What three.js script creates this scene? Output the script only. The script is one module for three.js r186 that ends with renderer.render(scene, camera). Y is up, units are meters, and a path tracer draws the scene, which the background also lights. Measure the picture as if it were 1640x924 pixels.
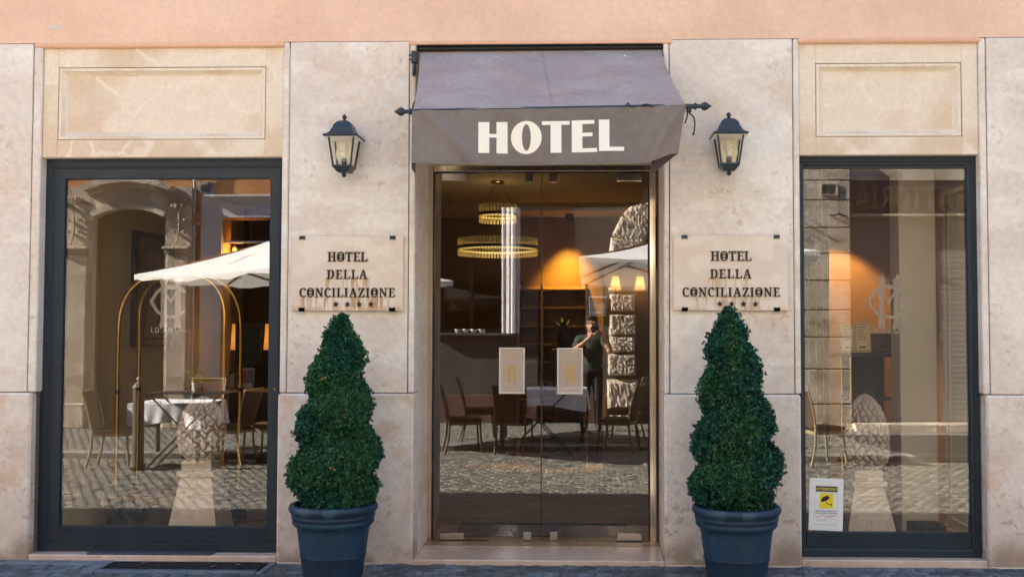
import * as THREE from 'three';
import { mergeGeometries } from 'three/addons/utils/BufferGeometryUtils.js';
import { MarchingCubes } from 'three/addons/objects/MarchingCubes.js';
import { FontLoader } from 'three/addons/loaders/FontLoader.js';
import { TextGeometry } from 'three/addons/geometries/TextGeometry.js';

// ---------------------------------------------------------------- camera, sky, sun, exposure
const scene = new THREE.Scene();
const camera = new THREE.PerspectiveCamera(30.415, 1640 / 924, 0.3, 400);
camera.position.set(0, 1.6, 7.35);
camera.rotation.order = 'YXZ';
camera.rotation.set(0.0391722, 0.0272973, 0.0010121);
camera.setViewOffset(1640, 924, -86.12, 0, 1640, 924);      // the lens is shifted sideways (a cropped frame)
const renderer = new THREE.WebGLRenderer({ antialias: true });
renderer.toneMapping = THREE.LinearToneMapping;
renderer.toneMappingExposure = 7.5;
renderer.shadowMap.enabled = true;

const SUN = new THREE.Vector3(-1, 0.58, -0.15).normalize();   // along the street, from behind the hotel's roof line
{ // clear late-afternoon sky: deep blue overhead, pale and warm towards the horizon and the sun
  const W = 512, H = 256, d = new Float32Array(W * H * 4), SKY = 0.2;
  for (let y = 0; y < H; y++) for (let x = 0; x < W; x++) {
    const el = ((y + 0.5) / H - 0.5) * Math.PI, az = ((x + 0.5) / W - 0.5) * 2 * Math.PI;
    const v = new THREE.Vector3(Math.cos(az) * Math.cos(el), Math.sin(el), Math.sin(az) * Math.cos(el));
    const up = Math.max(0, v.y), c = Math.max(0, v.dot(SUN)), hz = Math.pow(1 - up, 3.2), glow = 0.35 * Math.pow(c, 6) + 1.6 * Math.pow(c, 60), o = (y * W + x) * 4;
    const zen = [0.27, 0.52, 1.05], hor = [0.8, 0.98, 1.32];
    for (let k = 0; k < 3; k++) d[o + k] = SKY * (zen[k] + (hor[k] - zen[k]) * hz + glow * [1, 0.9, 0.72][k]);
    d[o + 3] = 1;
  }
  const t = new THREE.DataTexture(d, W, H, THREE.RGBAFormat, THREE.FloatType);
  t.mapping = THREE.EquirectangularReflectionMapping;
  t.magFilter = THREE.LinearFilter;
  t.needsUpdate = true;
  scene.background = scene.environment = t;
}
const sun = new THREE.DirectionalLight(new THREE.Color(1, 0.94, 0.85), 5);
sun.name = 'sun';
sun.position.copy(SUN).multiplyScalar(60);
sun.castShadow = true;
Object.assign(sun.shadow.camera, { left: -35, right: 35, top: 30, bottom: -30, near: 1, far: 140 });
sun.shadow.mapSize.set(4096, 4096);
scene.add(sun, sun.target);

// ---------------------------------------------------------------- helpers
function mulberry(a) {
  return () => { a = (a + 0x6d2b79f5) | 0; let t = Math.imul(a ^ (a >>> 15), 1 | a); t = (t + Math.imul(t ^ (t >>> 7), 61 | t)) ^ t; return ((t ^ (t >>> 14)) >>> 0) / 4294967296; };
}
let rnd = mulberry(7);
const R = (a, b) => a + (b - a) * rnd();
const V3 = (x, y, z) => new THREE.Vector3(x, y, z);
const clamp = (x, a = 0, b = 1) => Math.min(b, Math.max(a, x));
const sstep = (a, b, x) => { const t = clamp((x - a) / (b - a)); return t * t * (3 - 2 * t); };
const names = new Map();
function numbered(n) { const k = names.get(n) ?? 0; names.set(n, k + 1); return k ? `${n}_${String(k).padStart(3, '0')}` : n; }
function shade(o) { o.castShadow = o.receiveShadow = true; return o; }
function tag(o, label, category, group, kind) {
  if (label) o.userData.label = label;
  if (category) o.userData.category = category;
  if (group) o.userData.group = group;
  if (kind) o.userData.kind = kind;
  return o;
}
function thing(name, label, category, pos = [0, 0, 0], rotY = 0, group) {
  const o = new THREE.Group();
  o.name = numbered(name);
  o.position.set(...pos);
  o.rotation.y = rotY;
  scene.add(o);
  return tag(o, label, category, group);
}
function part(parent, name, geo, mat, label) {
  if (Array.isArray(geo)) geo = merge(geo);
  const m = shade(new THREE.Mesh(geo, mat));
  m.name = name;
  if (label) m.userData.label = label;
  parent.add(m);
  return m;
}
function sub(parent, name, label) { const g = new THREE.Group(); g.name = name; if (label) g.userData.label = label; parent.add(g); return g; }
function struct(name, geo, mat) {
  if (Array.isArray(geo)) geo = merge(geo);
  const m = shade(new THREE.Mesh(geo, mat));
  m.name = numbered(name);
  m.userData.kind = 'structure';
  scene.add(m);
  return m;
}
function solo(name, geo, mat, label, category, group) {
  if (Array.isArray(geo)) geo = merge(geo);
  const m = shade(new THREE.Mesh(geo, mat));
  m.name = numbered(name);
  scene.add(m);
  return tag(m, label, category, group);
}
function clean(g) {
  g = g.index ? g.toNonIndexed() : g;
  for (const k of Object.keys(g.attributes)) if (!['position', 'normal', 'uv', 'color'].includes(k)) g.deleteAttribute(k);
  if (!g.attributes.uv) g.setAttribute('uv', new THREE.BufferAttribute(new Float32Array(g.attributes.position.count * 2), 2));
  g.clearGroups();
  return g;
}
function merge(list) {
  list = list.map(clean);
  if (list.some((g) => g.attributes.color)) for (const g of list) if (!g.attributes.color) g.setAttribute('color', new THREE.BufferAttribute(new Float32Array(g.attributes.position.count * 3).fill(1), 3));
  return mergeGeometries(list);
}
// texture coordinates in metres, by the face's main direction
function wuv(g, ou = 0, ov = 0) {
  g = clean(g);
  const p = g.attributes.position, n = g.attributes.normal, uv = new Float32Array(p.count * 2);
  for (let i = 0; i < p.count; i++) {
    const ax = Math.abs(n.getX(i)), ay = Math.abs(n.getY(i)), az = Math.abs(n.getZ(i));
    let u, v;
    if (az >= ax && az >= ay) { u = p.getX(i); v = p.getY(i); } else if (ax >= ay) { u = p.getZ(i); v = p.getY(i); } else { u = p.getX(i); v = p.getZ(i); }
    uv[2 * i] = u + ou; uv[2 * i + 1] = v + ov;
  }
  g.setAttribute('uv', new THREE.BufferAttribute(uv, 2));
  return g;
}
function fromTris(pts) {
  const g = new THREE.BufferGeometry();
  g.setAttribute('position', new THREE.BufferAttribute(new Float32Array(pts), 3));
  g.computeVertexNormals();
  return wuv(g);
}
// a box between two corners with chamfered edges (44 triangles)
function cb(x0, x1, y0, y1, z0, z1, c = 0.003, ou = 0, ov = 0) {
  const lo = [Math.min(x0, x1), Math.min(y0, y1), Math.min(z0, z1)], hi = [Math.max(x0, x1), Math.max(y0, y1), Math.max(z0, z1)];
  c = Math.min(c, (hi[0] - lo[0]) * 0.45, (hi[1] - lo[1]) * 0.45, (hi[2] - lo[2]) * 0.45);
  const mid = lo.map((l, i) => (l + hi[i]) / 2);
  const pt = (s, ax) => s.map((q, i) => (q > 0 ? hi[i] - (i === ax ? 0 : c) : lo[i] + (i === ax ? 0 : c)));
  const out = [];
  const tri = (a, b, d) => {
    const u = [b[0] - a[0], b[1] - a[1], b[2] - a[2]], v = [d[0] - a[0], d[1] - a[1], d[2] - a[2]];
    const n = [u[1] * v[2] - u[2] * v[1], u[2] * v[0] - u[0] * v[2], u[0] * v[1] - u[1] * v[0]];
    const m = [0, 1, 2].reduce((s, i) => s + n[i] * ((a[i] + b[i] + d[i]) / 3 - mid[i]), 0);
    out.push(...(m >= 0 ? [...a, ...b, ...d] : [...a, ...d, ...b]));
  };
  const quad = (a, b, d, e) => { tri(a, b, d); tri(a, d, e); };
  for (let ax = 0; ax < 3; ax++) for (const s of [-1, 1]) {
    const [i, j] = [(ax + 1) % 3, (ax + 2) % 3], q = (a, b) => { const k = [0, 0, 0]; k[ax] = s; k[i] = a; k[j] = b; return pt(k, ax); };
    quad(q(-1, -1), q(1, -1), q(1, 1), q(-1, 1));
  }
  if (c > 0) {
    for (let ax = 0; ax < 3; ax++) for (const a of [-1, 1]) for (const b of [-1, 1]) {
      const [i, j] = [(ax + 1) % 3, (ax + 2) % 3], q = (s, f) => { const k = [0, 0, 0]; k[ax] = s; k[i] = a; k[j] = b; return pt(k, f); };
      quad(q(-1, i), q(1, i), q(1, j), q(-1, j));
    }
    for (const a of [-1, 1]) for (const b of [-1, 1]) for (const d of [-1, 1]) tri(pt([a, b, d], 0), pt([a, b, d], 1), pt([a, b, d], 2));
  }
  const g = new THREE.BufferGeometry();
  g.setAttribute('position', new THREE.BufferAttribute(new Float32Array(out), 3));
  g.computeVertexNormals();
  return wuv(g, ou, ov);
}
// a rectangular frame in the xy plane swept with a profile of [inset, z] points
function frameRing(x0, x1, y0, y1, prof, ou = 0, ov = 0) {
  const out = [], ring = (d, z) => [[x0 + d, y0 + d, z], [x1 - d, y0 + d, z], [x1 - d, y1 - d, z], [x0 + d, y1 - d, z]];
  for (let k = 0; k + 1 < prof.length; k++) {
    const a = ring(...prof[k]), b = ring(...prof[k + 1]);
    for (let i = 0; i < 4; i++) { const j = (i + 1) % 4; out.push(...a[i], ...a[j], ...b[j], ...a[i], ...b[j], ...b[i]); }
  }
  const g = new THREE.BufferGeometry();
  g.setAttribute('position', new THREE.BufferAttribute(new Float32Array(out), 3));
  g.computeVertexNormals();
  return wuv(g, ou, ov);
}
const XY = V3(0, 1, 0);
function bar(a, b, r, r2 = r, seg = 8) {        // round bar between two points
  a = V3(...a); b = V3(...b);
  const d = b.clone().sub(a), g = new THREE.CylinderGeometry(r2, r, d.length(), seg);
  g.applyQuaternion(new THREE.Quaternion().setFromUnitVectors(XY, d.clone().normalize()));
  return clean(g.translate((a.x + b.x) / 2, (a.y + b.y) / 2, (a.z + b.z) / 2));
}
function sbar(a, b, w, h) {                      // square bar between two points
  a = V3(...a); b = V3(...b);
  const d = b.clone().sub(a), g = cb(-w / 2, w / 2, -d.length() / 2, d.length() / 2, -h / 2, h / 2, Math.min(w, h) * 0.12);
  g.applyQuaternion(new THREE.Quaternion().setFromUnitVectors(XY, d.clone().normalize()));
  return g.translate((a.x + b.x) / 2, (a.y + b.y) / 2, (a.z + b.z) / 2);
}
function tube(pts, r, seg = 24, rad = 8, closed = false) {
  return clean(new THREE.TubeGeometry(new THREE.CatmullRomCurve3(pts.map((p) => V3(...p)), closed), seg, r, rad, closed));
}
const lathe = (pts, seg = 32) => clean(new THREE.LatheGeometry(pts.map((p) => new THREE.Vector2(...p)), seg));
const ball = (r, x = 0, y = 0, z = 0, w = 16, h = 10) => clean(new THREE.SphereGeometry(r, w, h).translate(x, y, z));
function grid(nu, nv, f) {                       // smooth surface through f(u, v)
  const pos = [], uv = [], idx = [];
  for (let j = 0; j <= nv; j++) for (let i = 0; i <= nu; i++) { pos.push(...f(i / nu, j / nv)); uv.push(i / nu, j / nv); }
  for (let j = 0; j < nv; j++) for (let i = 0; i < nu; i++) { const a = j * (nu + 1) + i, b = a + 1, c = a + nu + 1, d = c + 1; idx.push(a, b, d, a, d, c); }
  const g = new THREE.BufferGeometry();
  g.setAttribute('position', new THREE.Float32BufferAttribute(pos, 3));
  g.setAttribute('uv', new THREE.Float32BufferAttribute(uv, 2));
  g.setIndex(idx);
  g.computeVertexNormals();
  return g;
}
function poly(pts, holes = [], depth = 0.01, bevel = 0) {   // extruded outline in the xy plane, its back at z = 0
  const s = new THREE.Shape(pts.map((p) => new THREE.Vector2(...p)));
  for (const h of holes) s.holes.push(new THREE.Path(h.map((p) => new THREE.Vector2(...p))));
  return clean(new THREE.ExtrudeGeometry(s, { depth, bevelEnabled: bevel > 0, bevelSize: bevel, bevelThickness: bevel, bevelSegments: 1, curveSegments: 12 }));
}
const rect = (x0, x1, y0, y1) => [[x0, y0], [x1, y0], [x1, y1], [x0, y1]];
function tint(g, c) { const n = g.attributes.position.count, a = new Float32Array(n * 3); for (let i = 0; i < n; i++) a.set(c, 3 * i); g.setAttribute('color', new THREE.BufferAttribute(a, 3)); return g; }

// ---------------------------------------------------------------- computed textures
const hash = (x, y, s) => { let h = Math.imul(x, 374761393) ^ Math.imul(y, 668265263) ^ Math.imul(s, 2246822519); h = Math.imul(h ^ (h >>> 13), 1274126177); return ((h ^ (h >>> 16)) >>> 0) / 4294967296; };
function vnoise(u, v, fx, fy, s) {               // tiles over the unit square
  const x = u * fx, y = v * fy, x0 = Math.floor(x), y0 = Math.floor(y), a = x - x0, b = y - y0, sx = a * a * (3 - 2 * a), sy = b * b * (3 - 2 * b);
  const X = ((x0 % fx) + fx) % fx, Y = ((y0 % fy) + fy) % fy, X1 = (X + 1) % fx, Y1 = (Y + 1) % fy;
  const p = hash(X, Y, s), q = hash(X1, Y, s), r = hash(X, Y1, s), t = hash(X1, Y1, s);
  return p + (q - p) * sx + (r - p) * sy + (p - q - r + t) * sx * sy;
}
function fbm(u, v, f, oct, s, g = 0.5, fy = f) { let a = 0, w = 1, t = 0; for (let k = 0; k < oct; k++) { a += w * vnoise(u, v, f, fy, s + k * 17); t += w; w *= g; f *= 2; fy *= 2; } return a / t; }
function tex(size, metres, f, srgb = true, sy = size, my = metres) {
  const d = new Uint8Array(size * sy * 4);
  for (let y = 0; y < sy; y++) for (let x = 0; x < size; x++) {
    const c = f((x + 0.5) / size, (y + 0.5) / sy), o = (y * size + x) * 4;
    if (typeof c === 'number') d[o] = d[o + 1] = d[o + 2] = clamp(c) * 255; else { d[o] = clamp(c[0], 0, 255); d[o + 1] = clamp(c[1], 0, 255); d[o + 2] = clamp(c[2], 0, 255); }
    d[o + 3] = 255;
  }
  const t = new THREE.DataTexture(d, size, sy, THREE.RGBAFormat);
  t.wrapS = t.wrapT = THREE.RepeatWrapping;
  t.magFilter = THREE.LinearFilter;
  t.minFilter = THREE.LinearMipmapLinearFilter;
  t.generateMipmaps = true;
  if (srgb) t.colorSpace = THREE.SRGBColorSpace;
  t.repeat.set(1 / metres, 1 / my);
  t.needsUpdate = true;
  return t;
}
const mix3 = (a, b, t) => [a[0] + (b[0] - a[0]) * t, a[1] + (b[1] - a[1]) * t, a[2] + (b[2] - a[2]) * t];
function canvasTex(w, h, draw) {
  const c = document.createElement('canvas');
  c.width = w; c.height = h;
  draw(c.getContext('2d'), w, h);
  const t = new THREE.CanvasTexture(c);
  t.colorSpace = THREE.SRGBColorSpace;
  t.needsUpdate = true;
  return t;
}
const std = (o) => new THREE.MeshStandardMaterial(o);
const phys = (o) => new THREE.MeshPhysicalMaterial(o);
const C = (r, g, b) => new THREE.Color().setRGB(r, g, b);                 // linear
const S = (hex) => new THREE.Color(hex);                                  // sRGB

// travertine: warm cream with pinkish clouds, rusty patches, fine grain and pits
const stoneTex = tex(1024, 2.6, (u, v) => {
  const cloud = fbm(u, v, 5, 5, 11), patch = fbm(u + 0.07 * fbm(u, v, 6, 3, 77), v, 7, 5, 31, 0.6), fine = fbm(u, v, 90, 3, 5, 0.6), vein = fbm(u, v, 4, 5, 51, 0.6, 14);
  let c = mix3([228, 221, 213], [217, 206, 196], sstep(0.36, 0.68, cloud));
  c = mix3(c, [206, 174, 146], 0.26 * sstep(0.58, 0.76, patch));
  c = mix3(c, [234, 228, 220], 0.6 * sstep(0.56, 0.7, vein));
  const speck = sstep(0.66, 0.74, fbm(u, v, 60, 3, 15, 0.7)) * sstep(0.5, 0.62, fbm(u, v, 9, 3, 18));
  c = mix3(c, [166, 136, 116], 0.28 * speck);
  const k = 0.95 + 0.1 * fine;
  return [c[0] * k, c[1] * k, c[2] * k];
});
// the plinth course: the same stone, pitted and stained towards the pavement
const plinthTex = tex(1024, 2.6, (u, v) => {
  const y = v * 2.6, cloud = fbm(u, v, 5, 5, 111), patch = fbm(u, v, 7, 5, 131, 0.6), fine = fbm(u, v, 90, 3, 105, 0.6), pit = fbm(u, v, 70, 3, 115, 0.7), damp = fbm(u, v, 12, 4, 141, 0.6);
  let c = mix3([224, 214, 206], [211, 198, 189], sstep(0.36, 0.68, cloud));
  c = mix3(c, [202, 170, 144], 0.5 * sstep(0.57, 0.74, patch));
  c = mix3(c, [160, 128, 112], 0.5 * sstep(0.6, 0.68, pit) * sstep(0.5, 0.6, fbm(u, v, 9, 3, 118)) * (0.35 + 0.65 * sstep(0.7, 0.1, y)));
  c = mix3(c, [148, 126, 110], 0.75 * sstep(0.2, 0.0, y - 0.16 * (damp - 0.35)) * sstep(0.3, 0.6, damp));
  c = mix3(c, [190, 168, 140], 0.5 * sstep(1.02, 1.16, y) * sstep(1.2, 1.15, y) * sstep(0.4, 0.7, fbm(u, v, 20, 3, 145)));
  const k = 0.95 + 0.1 * fine;
  return [c[0] * k, c[1] * k, c[2] * k];
});
const stoneBump = tex(512, 2.6, (u, v) => 0.6 * fbm(u, v, 60, 4, 61, 0.6) + 0.4 * fbm(u, v, 12, 4, 62) - 0.5 * sstep(0.7, 0.78, fbm(u, v, 70, 3, 15, 0.7)), false);
const lintelTex = tex(1024, 1.8, (u, v) => {
  const cloud = fbm(u, v, 4, 5, 211), v1 = Math.abs(fbm(u + 0.1 * fbm(u, v, 5, 3, 9), v, 4, 4, 212, 0.45) - 0.5), fine = fbm(u, v, 100, 3, 215, 0.6);
  let c = mix3([226, 212, 193], [214, 192, 168], sstep(0.4, 0.64, cloud));
  c = mix3(c, [232, 218, 203], 0.8 * sstep(0.04, 0.005, v1));
  const k = 0.96 + 0.08 * fine;
  return [c[0] * k, c[1] * k, c[2] * k];
});
const plasterTex = tex(512, 3.1, (u, v) => {
  const a = fbm(u, v, 4, 5, 301), f = fbm(u, v, 120, 2, 302, 0.7);
  const c = mix3([230, 196, 172], [222, 186, 162], sstep(0.35, 0.65, a)), k = 0.97 + 0.06 * f;
  return [c[0] * k, c[1] * k, c[2] * k];
});
const grainBump = tex(256, 0.35, (u, v) => fbm(u, v, 30, 4, 401, 0.65), false);
const stone = std({ map: stoneTex, bumpMap: stoneBump, bumpScale: 0.003, roughness: 0.78 });
const plinthStone = std({ map: plinthTex, bumpMap: stoneBump, bumpScale: 0.004, roughness: 0.8 });
const lintelStone = std({ map: lintelTex, bumpMap: stoneBump, bumpScale: 0.002, roughness: 0.75 });
const moulding = std({ map: lintelTex, color: S(0xffffff), roughness: 0.7 });
const polished = std({ map: stoneTex, color: S(0xf2e3da), roughness: 0.16 });
const pink = std({ map: plasterTex, bumpMap: grainBump, bumpScale: 0.002, roughness: 0.9 });
const pinkTrim = std({ map: plasterTex, color: S(0xfff0e6), roughness: 0.8 });
const mortar = std({ color: C(0.16, 0.12, 0.1), roughness: 0.95 });
const slateTex = tex(256, 0.8, (u, v) => { const k = 0.85 + 0.3 * fbm(u, v, 8, 5, 441, 0.6); return [20 * k, 38 * k, 51 * k]; });
const slateFrame = std({ map: slateTex, bumpMap: grainBump, bumpScale: 0.0006, roughness: 0.5 });
const blackIron = phys({ color: S(0x1b2c38), roughness: 0.45, metalness: 0.2, bumpMap: grainBump, bumpScale: 0.0008, clearcoat: 0.25, clearcoatRoughness: 0.4 });
const black = std({ color: C(0.012, 0.012, 0.014), roughness: 0.5 });
const steelTex = tex(256, 0.4, (u, v) => { const k = 0.85 + 0.3 * vnoise(u, v, 180, 2, 3); return [224 * k, 208 * k, 184 * k]; });
const steel = std({ map: steelTex, metalness: 1, roughness: 0.14 });
const chrome = std({ color: C(0.62, 0.58, 0.53), metalness: 1, roughness: 0.18 });
const brass = std({ color: C(0.72, 0.47, 0.13), metalness: 1, roughness: 0.2 });
const bronze = std({ color: C(0.03, 0.022, 0.017), metalness: 0.55, roughness: 0.5, bumpMap: grainBump, bumpScale: 0.001 });
const paneWave = (() => {                         // float plate is never quite flat: long, very shallow waves
  const n = 256, d = new Float32Array(n * n * 4);
  for (let y = 0; y < n; y++) for (let x = 0; x < n; x++) { const u = x / n, v = y / n, h = 0.3 * Math.sin(6.2832 * (v + 0.12 * Math.sin(6.2832 * u))) + fbm(u, v, 2, 2, 91, 0.25), o = (y * n + x) * 4; d[o] = d[o + 1] = d[o + 2] = h; d[o + 3] = 1; }
  const t = new THREE.DataTexture(d, n, n, THREE.RGBAFormat, THREE.FloatType);
  t.wrapS = t.wrapT = THREE.RepeatWrapping; t.magFilter = THREE.LinearFilter; t.repeat.set(1, 1); t.needsUpdate = true;
  return t;
})();
const pane = phys({ bumpMap: paneWave, bumpScale: 0.00012,  color: C(0.93, 0.88, 0.8), roughness: 0, transmission: 1, thickness: 0, ior: 2.33, specularIntensity: 1 });
const clearGlass = phys({ color: C(0.97, 0.97, 0.97), roughness: 0, transmission: 1, thickness: 0, ior: 1.6 });
// ---------------------------------------------------------------- street
const basaltTex = tex(512, 0.9, (u, v) => {
  const a = fbm(u, v, 6, 5, 501, 0.6), f = fbm(u, v, 90, 3, 502, 0.65);
  const c = mix3([96, 98, 98], [120, 116, 110], sstep(0.4, 0.65, a)), k = 0.78 + 0.44 * f;
  return [c[0] * k, c[1] * k, c[2] * k];
});
const basalt = std({ map: basaltTex, bumpMap: grainBump, bumpScale: 0.004, roughness: 0.62, vertexColors: false });
const groutMat = std({ map: tex(256, 0.5, (u, v) => { const k = 0.7 + 0.6 * fbm(u, v, 24, 4, 511, 0.65); return [92 * k, 88 * k, 82 * k]; }), bumpMap: grainBump, bumpScale: 0.004, roughness: 0.95 });
{
  const g = new THREE.PlaneGeometry(240, 240).rotateX(-Math.PI / 2);
  struct('ground', wuv(g.translate(0, -0.06, 0)), groutMat);
}
const road = struct('road', cb(-60, 60, -0.05, -0.012, -0.02, 5.62, 0), groutMat);
const sidewalk = struct('pavement', cb(-60, 60, -0.05, 0.048, 5.87, 9.3, 0), groutMat);
function cobble(w, d, h, seed) {                 // a worn basalt block, its top at y = 0
  const r = mulberry(seed), n = 4, P = [], out = [];
  for (let j = 0; j < n; j++) for (let i = 0; i < n; i++) {
    const u = i / 3 * 2 - 1, v = j / 3 * 2 - 1, e = Math.max(Math.abs(u), Math.abs(v));
    P.push([(u * 0.5 * (1 - 0.1 * v * v) + (r() - 0.5) * 0.06) * w, (e > 0.9 ? -0.3 : 0) * h + (r() - 0.5) * 0.12 * h, (v * 0.5 * (1 - 0.1 * u * u) + (r() - 0.5) * 0.06) * d]);
  }
  const q = (a, b, c, e) => out.push(...a, ...b, ...c, ...b, ...e, ...c);
  for (let j = 0; j < 3; j++) for (let i = 0; i < 3; i++) q(P[j * n + i], P[(j + 1) * n + i], P[j * n + i + 1], P[(j + 1) * n + i + 1]);
  const B = [0, 1, 2, 3, 7, 11, 15, 14, 13, 12, 8, 4];
  for (let k = 0; k < 12; k++) { const a = P[B[k]], b = P[B[(k + 1) % 12]], dn = (p) => [p[0], -h, p[2]]; q(a, b, dn(a), dn(b)); }
  const g = new THREE.BufferGeometry();
  g.setAttribute('position', new THREE.Float32BufferAttribute(out, 3));
  g.computeVertexNormals();
  return wuv(g, r() * 9, r() * 9);
}
const cobbleShapes = [0, 1, 2, 3, 4, 5].map((k) => cobble(0.108, 0.098, 0.03, 900 + k));
const shadedCobbleMats = [0.5, 0.66, 0.84, 1.1].map((k) => { const m = basalt.clone(); m.color = C(k * 0.74, k * 0.98, k * 1.28); return m; });  // bluish tone of the shade put into the stones beside the hotel
{
  // the rows along the hotel are blocks of their own, the rest of the street is one field of them
  const field = [], M = new THREE.Matrix4(), Q = new THREE.Quaternion(), E = new THREE.Euler();
  let single = 0;
  for (let j = 0; j < 53; j++) {
    const z = 0.085 + j * 0.1035 - (j > 4 ? 0 : 0), shift = (j % 2) * 0.057;
    for (let x = -11 + shift; x < 8; x += 0.114) {
      if (z < 0.32 && x > -3.42 && x < -2.22) continue;             // the cellar grate and its slabs
      if (z < 0.16 && x > -4.6 && x <= -3.42) continue;
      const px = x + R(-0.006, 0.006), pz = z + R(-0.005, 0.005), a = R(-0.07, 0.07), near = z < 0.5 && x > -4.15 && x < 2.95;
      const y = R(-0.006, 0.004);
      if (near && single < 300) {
        const m = part(road, numbered('cobble'), cobbleShapes[Math.floor(R(0, 6))], shadedCobbleMats[Math.floor(R(0, 4))]);
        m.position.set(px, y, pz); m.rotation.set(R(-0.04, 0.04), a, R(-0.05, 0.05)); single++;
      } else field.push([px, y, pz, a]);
    }
  }
  const im = new THREE.InstancedMesh(cobbleShapes[2], basalt, field.length);
  field.forEach(([x, y, z, a], i) => {
    im.setMatrixAt(i, M.compose(V3(x, y, z), Q.setFromEuler(E.set(R(-0.05, 0.05), a + Math.PI / 2 * Math.floor(R(0, 4)), R(-0.05, 0.05))), V3(1, 1, 1)));
    const k = R(0.7, 1.5); im.setColorAt(i, C(k * 1.04, k * 0.96, k * 0.84));  // warm tone of sunlight put into the colour of the far stones
  });
  im.name = 'cobble_field'; im.userData.kind = 'stuff'; shade(im); road.add(im);
  const far = [];
  for (let j = 0; j < 30; j++) for (let x = -11 + (j % 2) * 0.055; x < 8; x += 0.113) far.push([x + R(-0.006, 0.006), 0.06 + R(-0.005, 0.004), 5.95 + j * 0.107 + R(-0.005, 0.005), R(-0.08, 0.08)]);
  const fm = new THREE.InstancedMesh(cobbleShapes[4], basalt, far.length);
  far.forEach(([x, y, z, a], i) => {
    fm.setMatrixAt(i, M.compose(V3(x, y, z), Q.setFromEuler(E.set(R(-0.05, 0.05), a, R(-0.05, 0.05))), V3(1, 1, 1)));
    const k = R(0.8, 1.6); fm.setColorAt(i, C(k, k * 0.93, k * 0.8));
  });
  fm.name = 'cobble_field'; fm.userData.kind = 'stuff'; shade(fm); sidewalk.add(fm);
  const kerbMat = basalt.clone(); kerbMat.color = C(1.5, 1.42, 1.3);
  const kerb = struct('kerb', cb(-60, -11.5, -0.05, 0.066, 5.6, 5.87, 0.01), basalt);
  for (let x = -11.5, k = 0; x < 8; k++) { const l = R(0.8, 1.15); part(kerb, 'kerb_stone', cb(x, x + l - 0.008, -0.05, 0.066 + R(-0.004, 0.004), 5.6 + R(-0.006, 0.006), 5.87, 0.012, k * 1.7), kerbMat); x += l; }
  part(kerb, 'kerb_stone', cb(8, 60, -0.05, 0.066, 5.6, 5.87, 0.01), basalt);
  // larger paving slabs round the cellar grate on the left
  const edge = struct('paving_strip', cb(-4.6, -4.09, -0.04, 0.006, 0.03, 0.135, 0.006), shadedCobbleMats[2]);
  for (const [x0, x1, z0, z1] of [[-4.085, -3.43, 0.03, 0.135], [-3.42, -3.32, 0.03, 0.36], [-3.315, -2.24, 0.292, 0.36], [-3.315, -2.24, 0.03, 0.055], [-2.235, -2.19, 0.03, 0.36]]) part(edge, 'paving_slab', cb(x0, x1, -0.04, 0.006 + R(-0.003, 0.003), z0, z1, 0.006, R(0, 3)), shadedCobbleMats[3]);
}
{ // cellar grate in the pavement
  const t = thing('cellar_grate', 'dark iron cellar grate set in the pavement below the left shop window', 'grate', [-2.78, 0.002, 0.172]);
  part(t, 'frame', [cb(-0.53, 0.53, -0.02, 0.004, -0.115, -0.1, 0.002), cb(-0.53, 0.53, -0.02, 0.004, 0.1, 0.115, 0.002), cb(-0.53, -0.515, -0.02, 0.004, -0.0995, 0.0995, 0.002), cb(0.515, 0.53, -0.02, 0.004, -0.0995, 0.0995, 0.002)], black);
  part(t, 'plate', cb(-0.514, 0.514, -0.02, -0.004, -0.0995, 0.0995, 0.001), std({ color: C(0.014, 0.02, 0.028), roughness: 0.6, bumpMap: grainBump, bumpScale: 0.003 }));
  const bars = [];
  for (let x = -0.49; x < 0.5; x += 0.035) bars.push(cb(x - 0.004, x + 0.004, -0.0035, 0.001, -0.099, 0.099, 0.001));
  tag(part(t, 'grate_bars', bars, black), null, null, null, 'stuff');
  for (const [x, z, a] of [[0.2, 0.03, 0.4], [-0.31, -0.05, 1.2], [0.36, -0.02, 2]]) part(t, 'dry_leaf', grid(2, 2, (u, v) => [x + (u - 0.5) * 0.035 * Math.cos(a) + (v - 0.5) * 0.02 * Math.sin(a), 0.006 + 0.008 * Math.abs(u - 0.5), z + (v - 0.5) * 0.02 * Math.cos(a) - (u - 0.5) * 0.035 * Math.sin(a)]), std({ color: C(0.35, 0.16, 0.1), roughness: 0.9, side: THREE.DoubleSide }));
}

// ---------------------------------------------------------------- the hotel front
const hotel = thing('hotel_building', 'hotel front of cream travertine piers under pink plaster, three large glazed openings', 'building');
const TOP = 3.628, ROOF = 7.0;
part(hotel, 'upper_wall', cb(-32, 22, TOP + 0.002, ROOF, -0.35, -0.003, 0, 1.3, 0.4), pink);
part(hotel, 'building_body', [cb(-32, -4.45, 0, ROOF, -8, -0.351, 0), cb(3.05, 22, 0, ROOF, -8, -0.351, 0), cb(-4.449, 3.049, 3.25, ROOF, -8, -0.351, 0), cb(-4.449, 3.049, -0.04, 3.249, -8, -6.05, 0)], pink);
part(hotel, 'roof', cb(-32.2, 22.2, ROOF + 0.002, ROOF + 0.25, -8.2, 0.05, 0.01), std({ color: C(0.3, 0.16, 0.1), roughness: 0.9 }));
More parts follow.
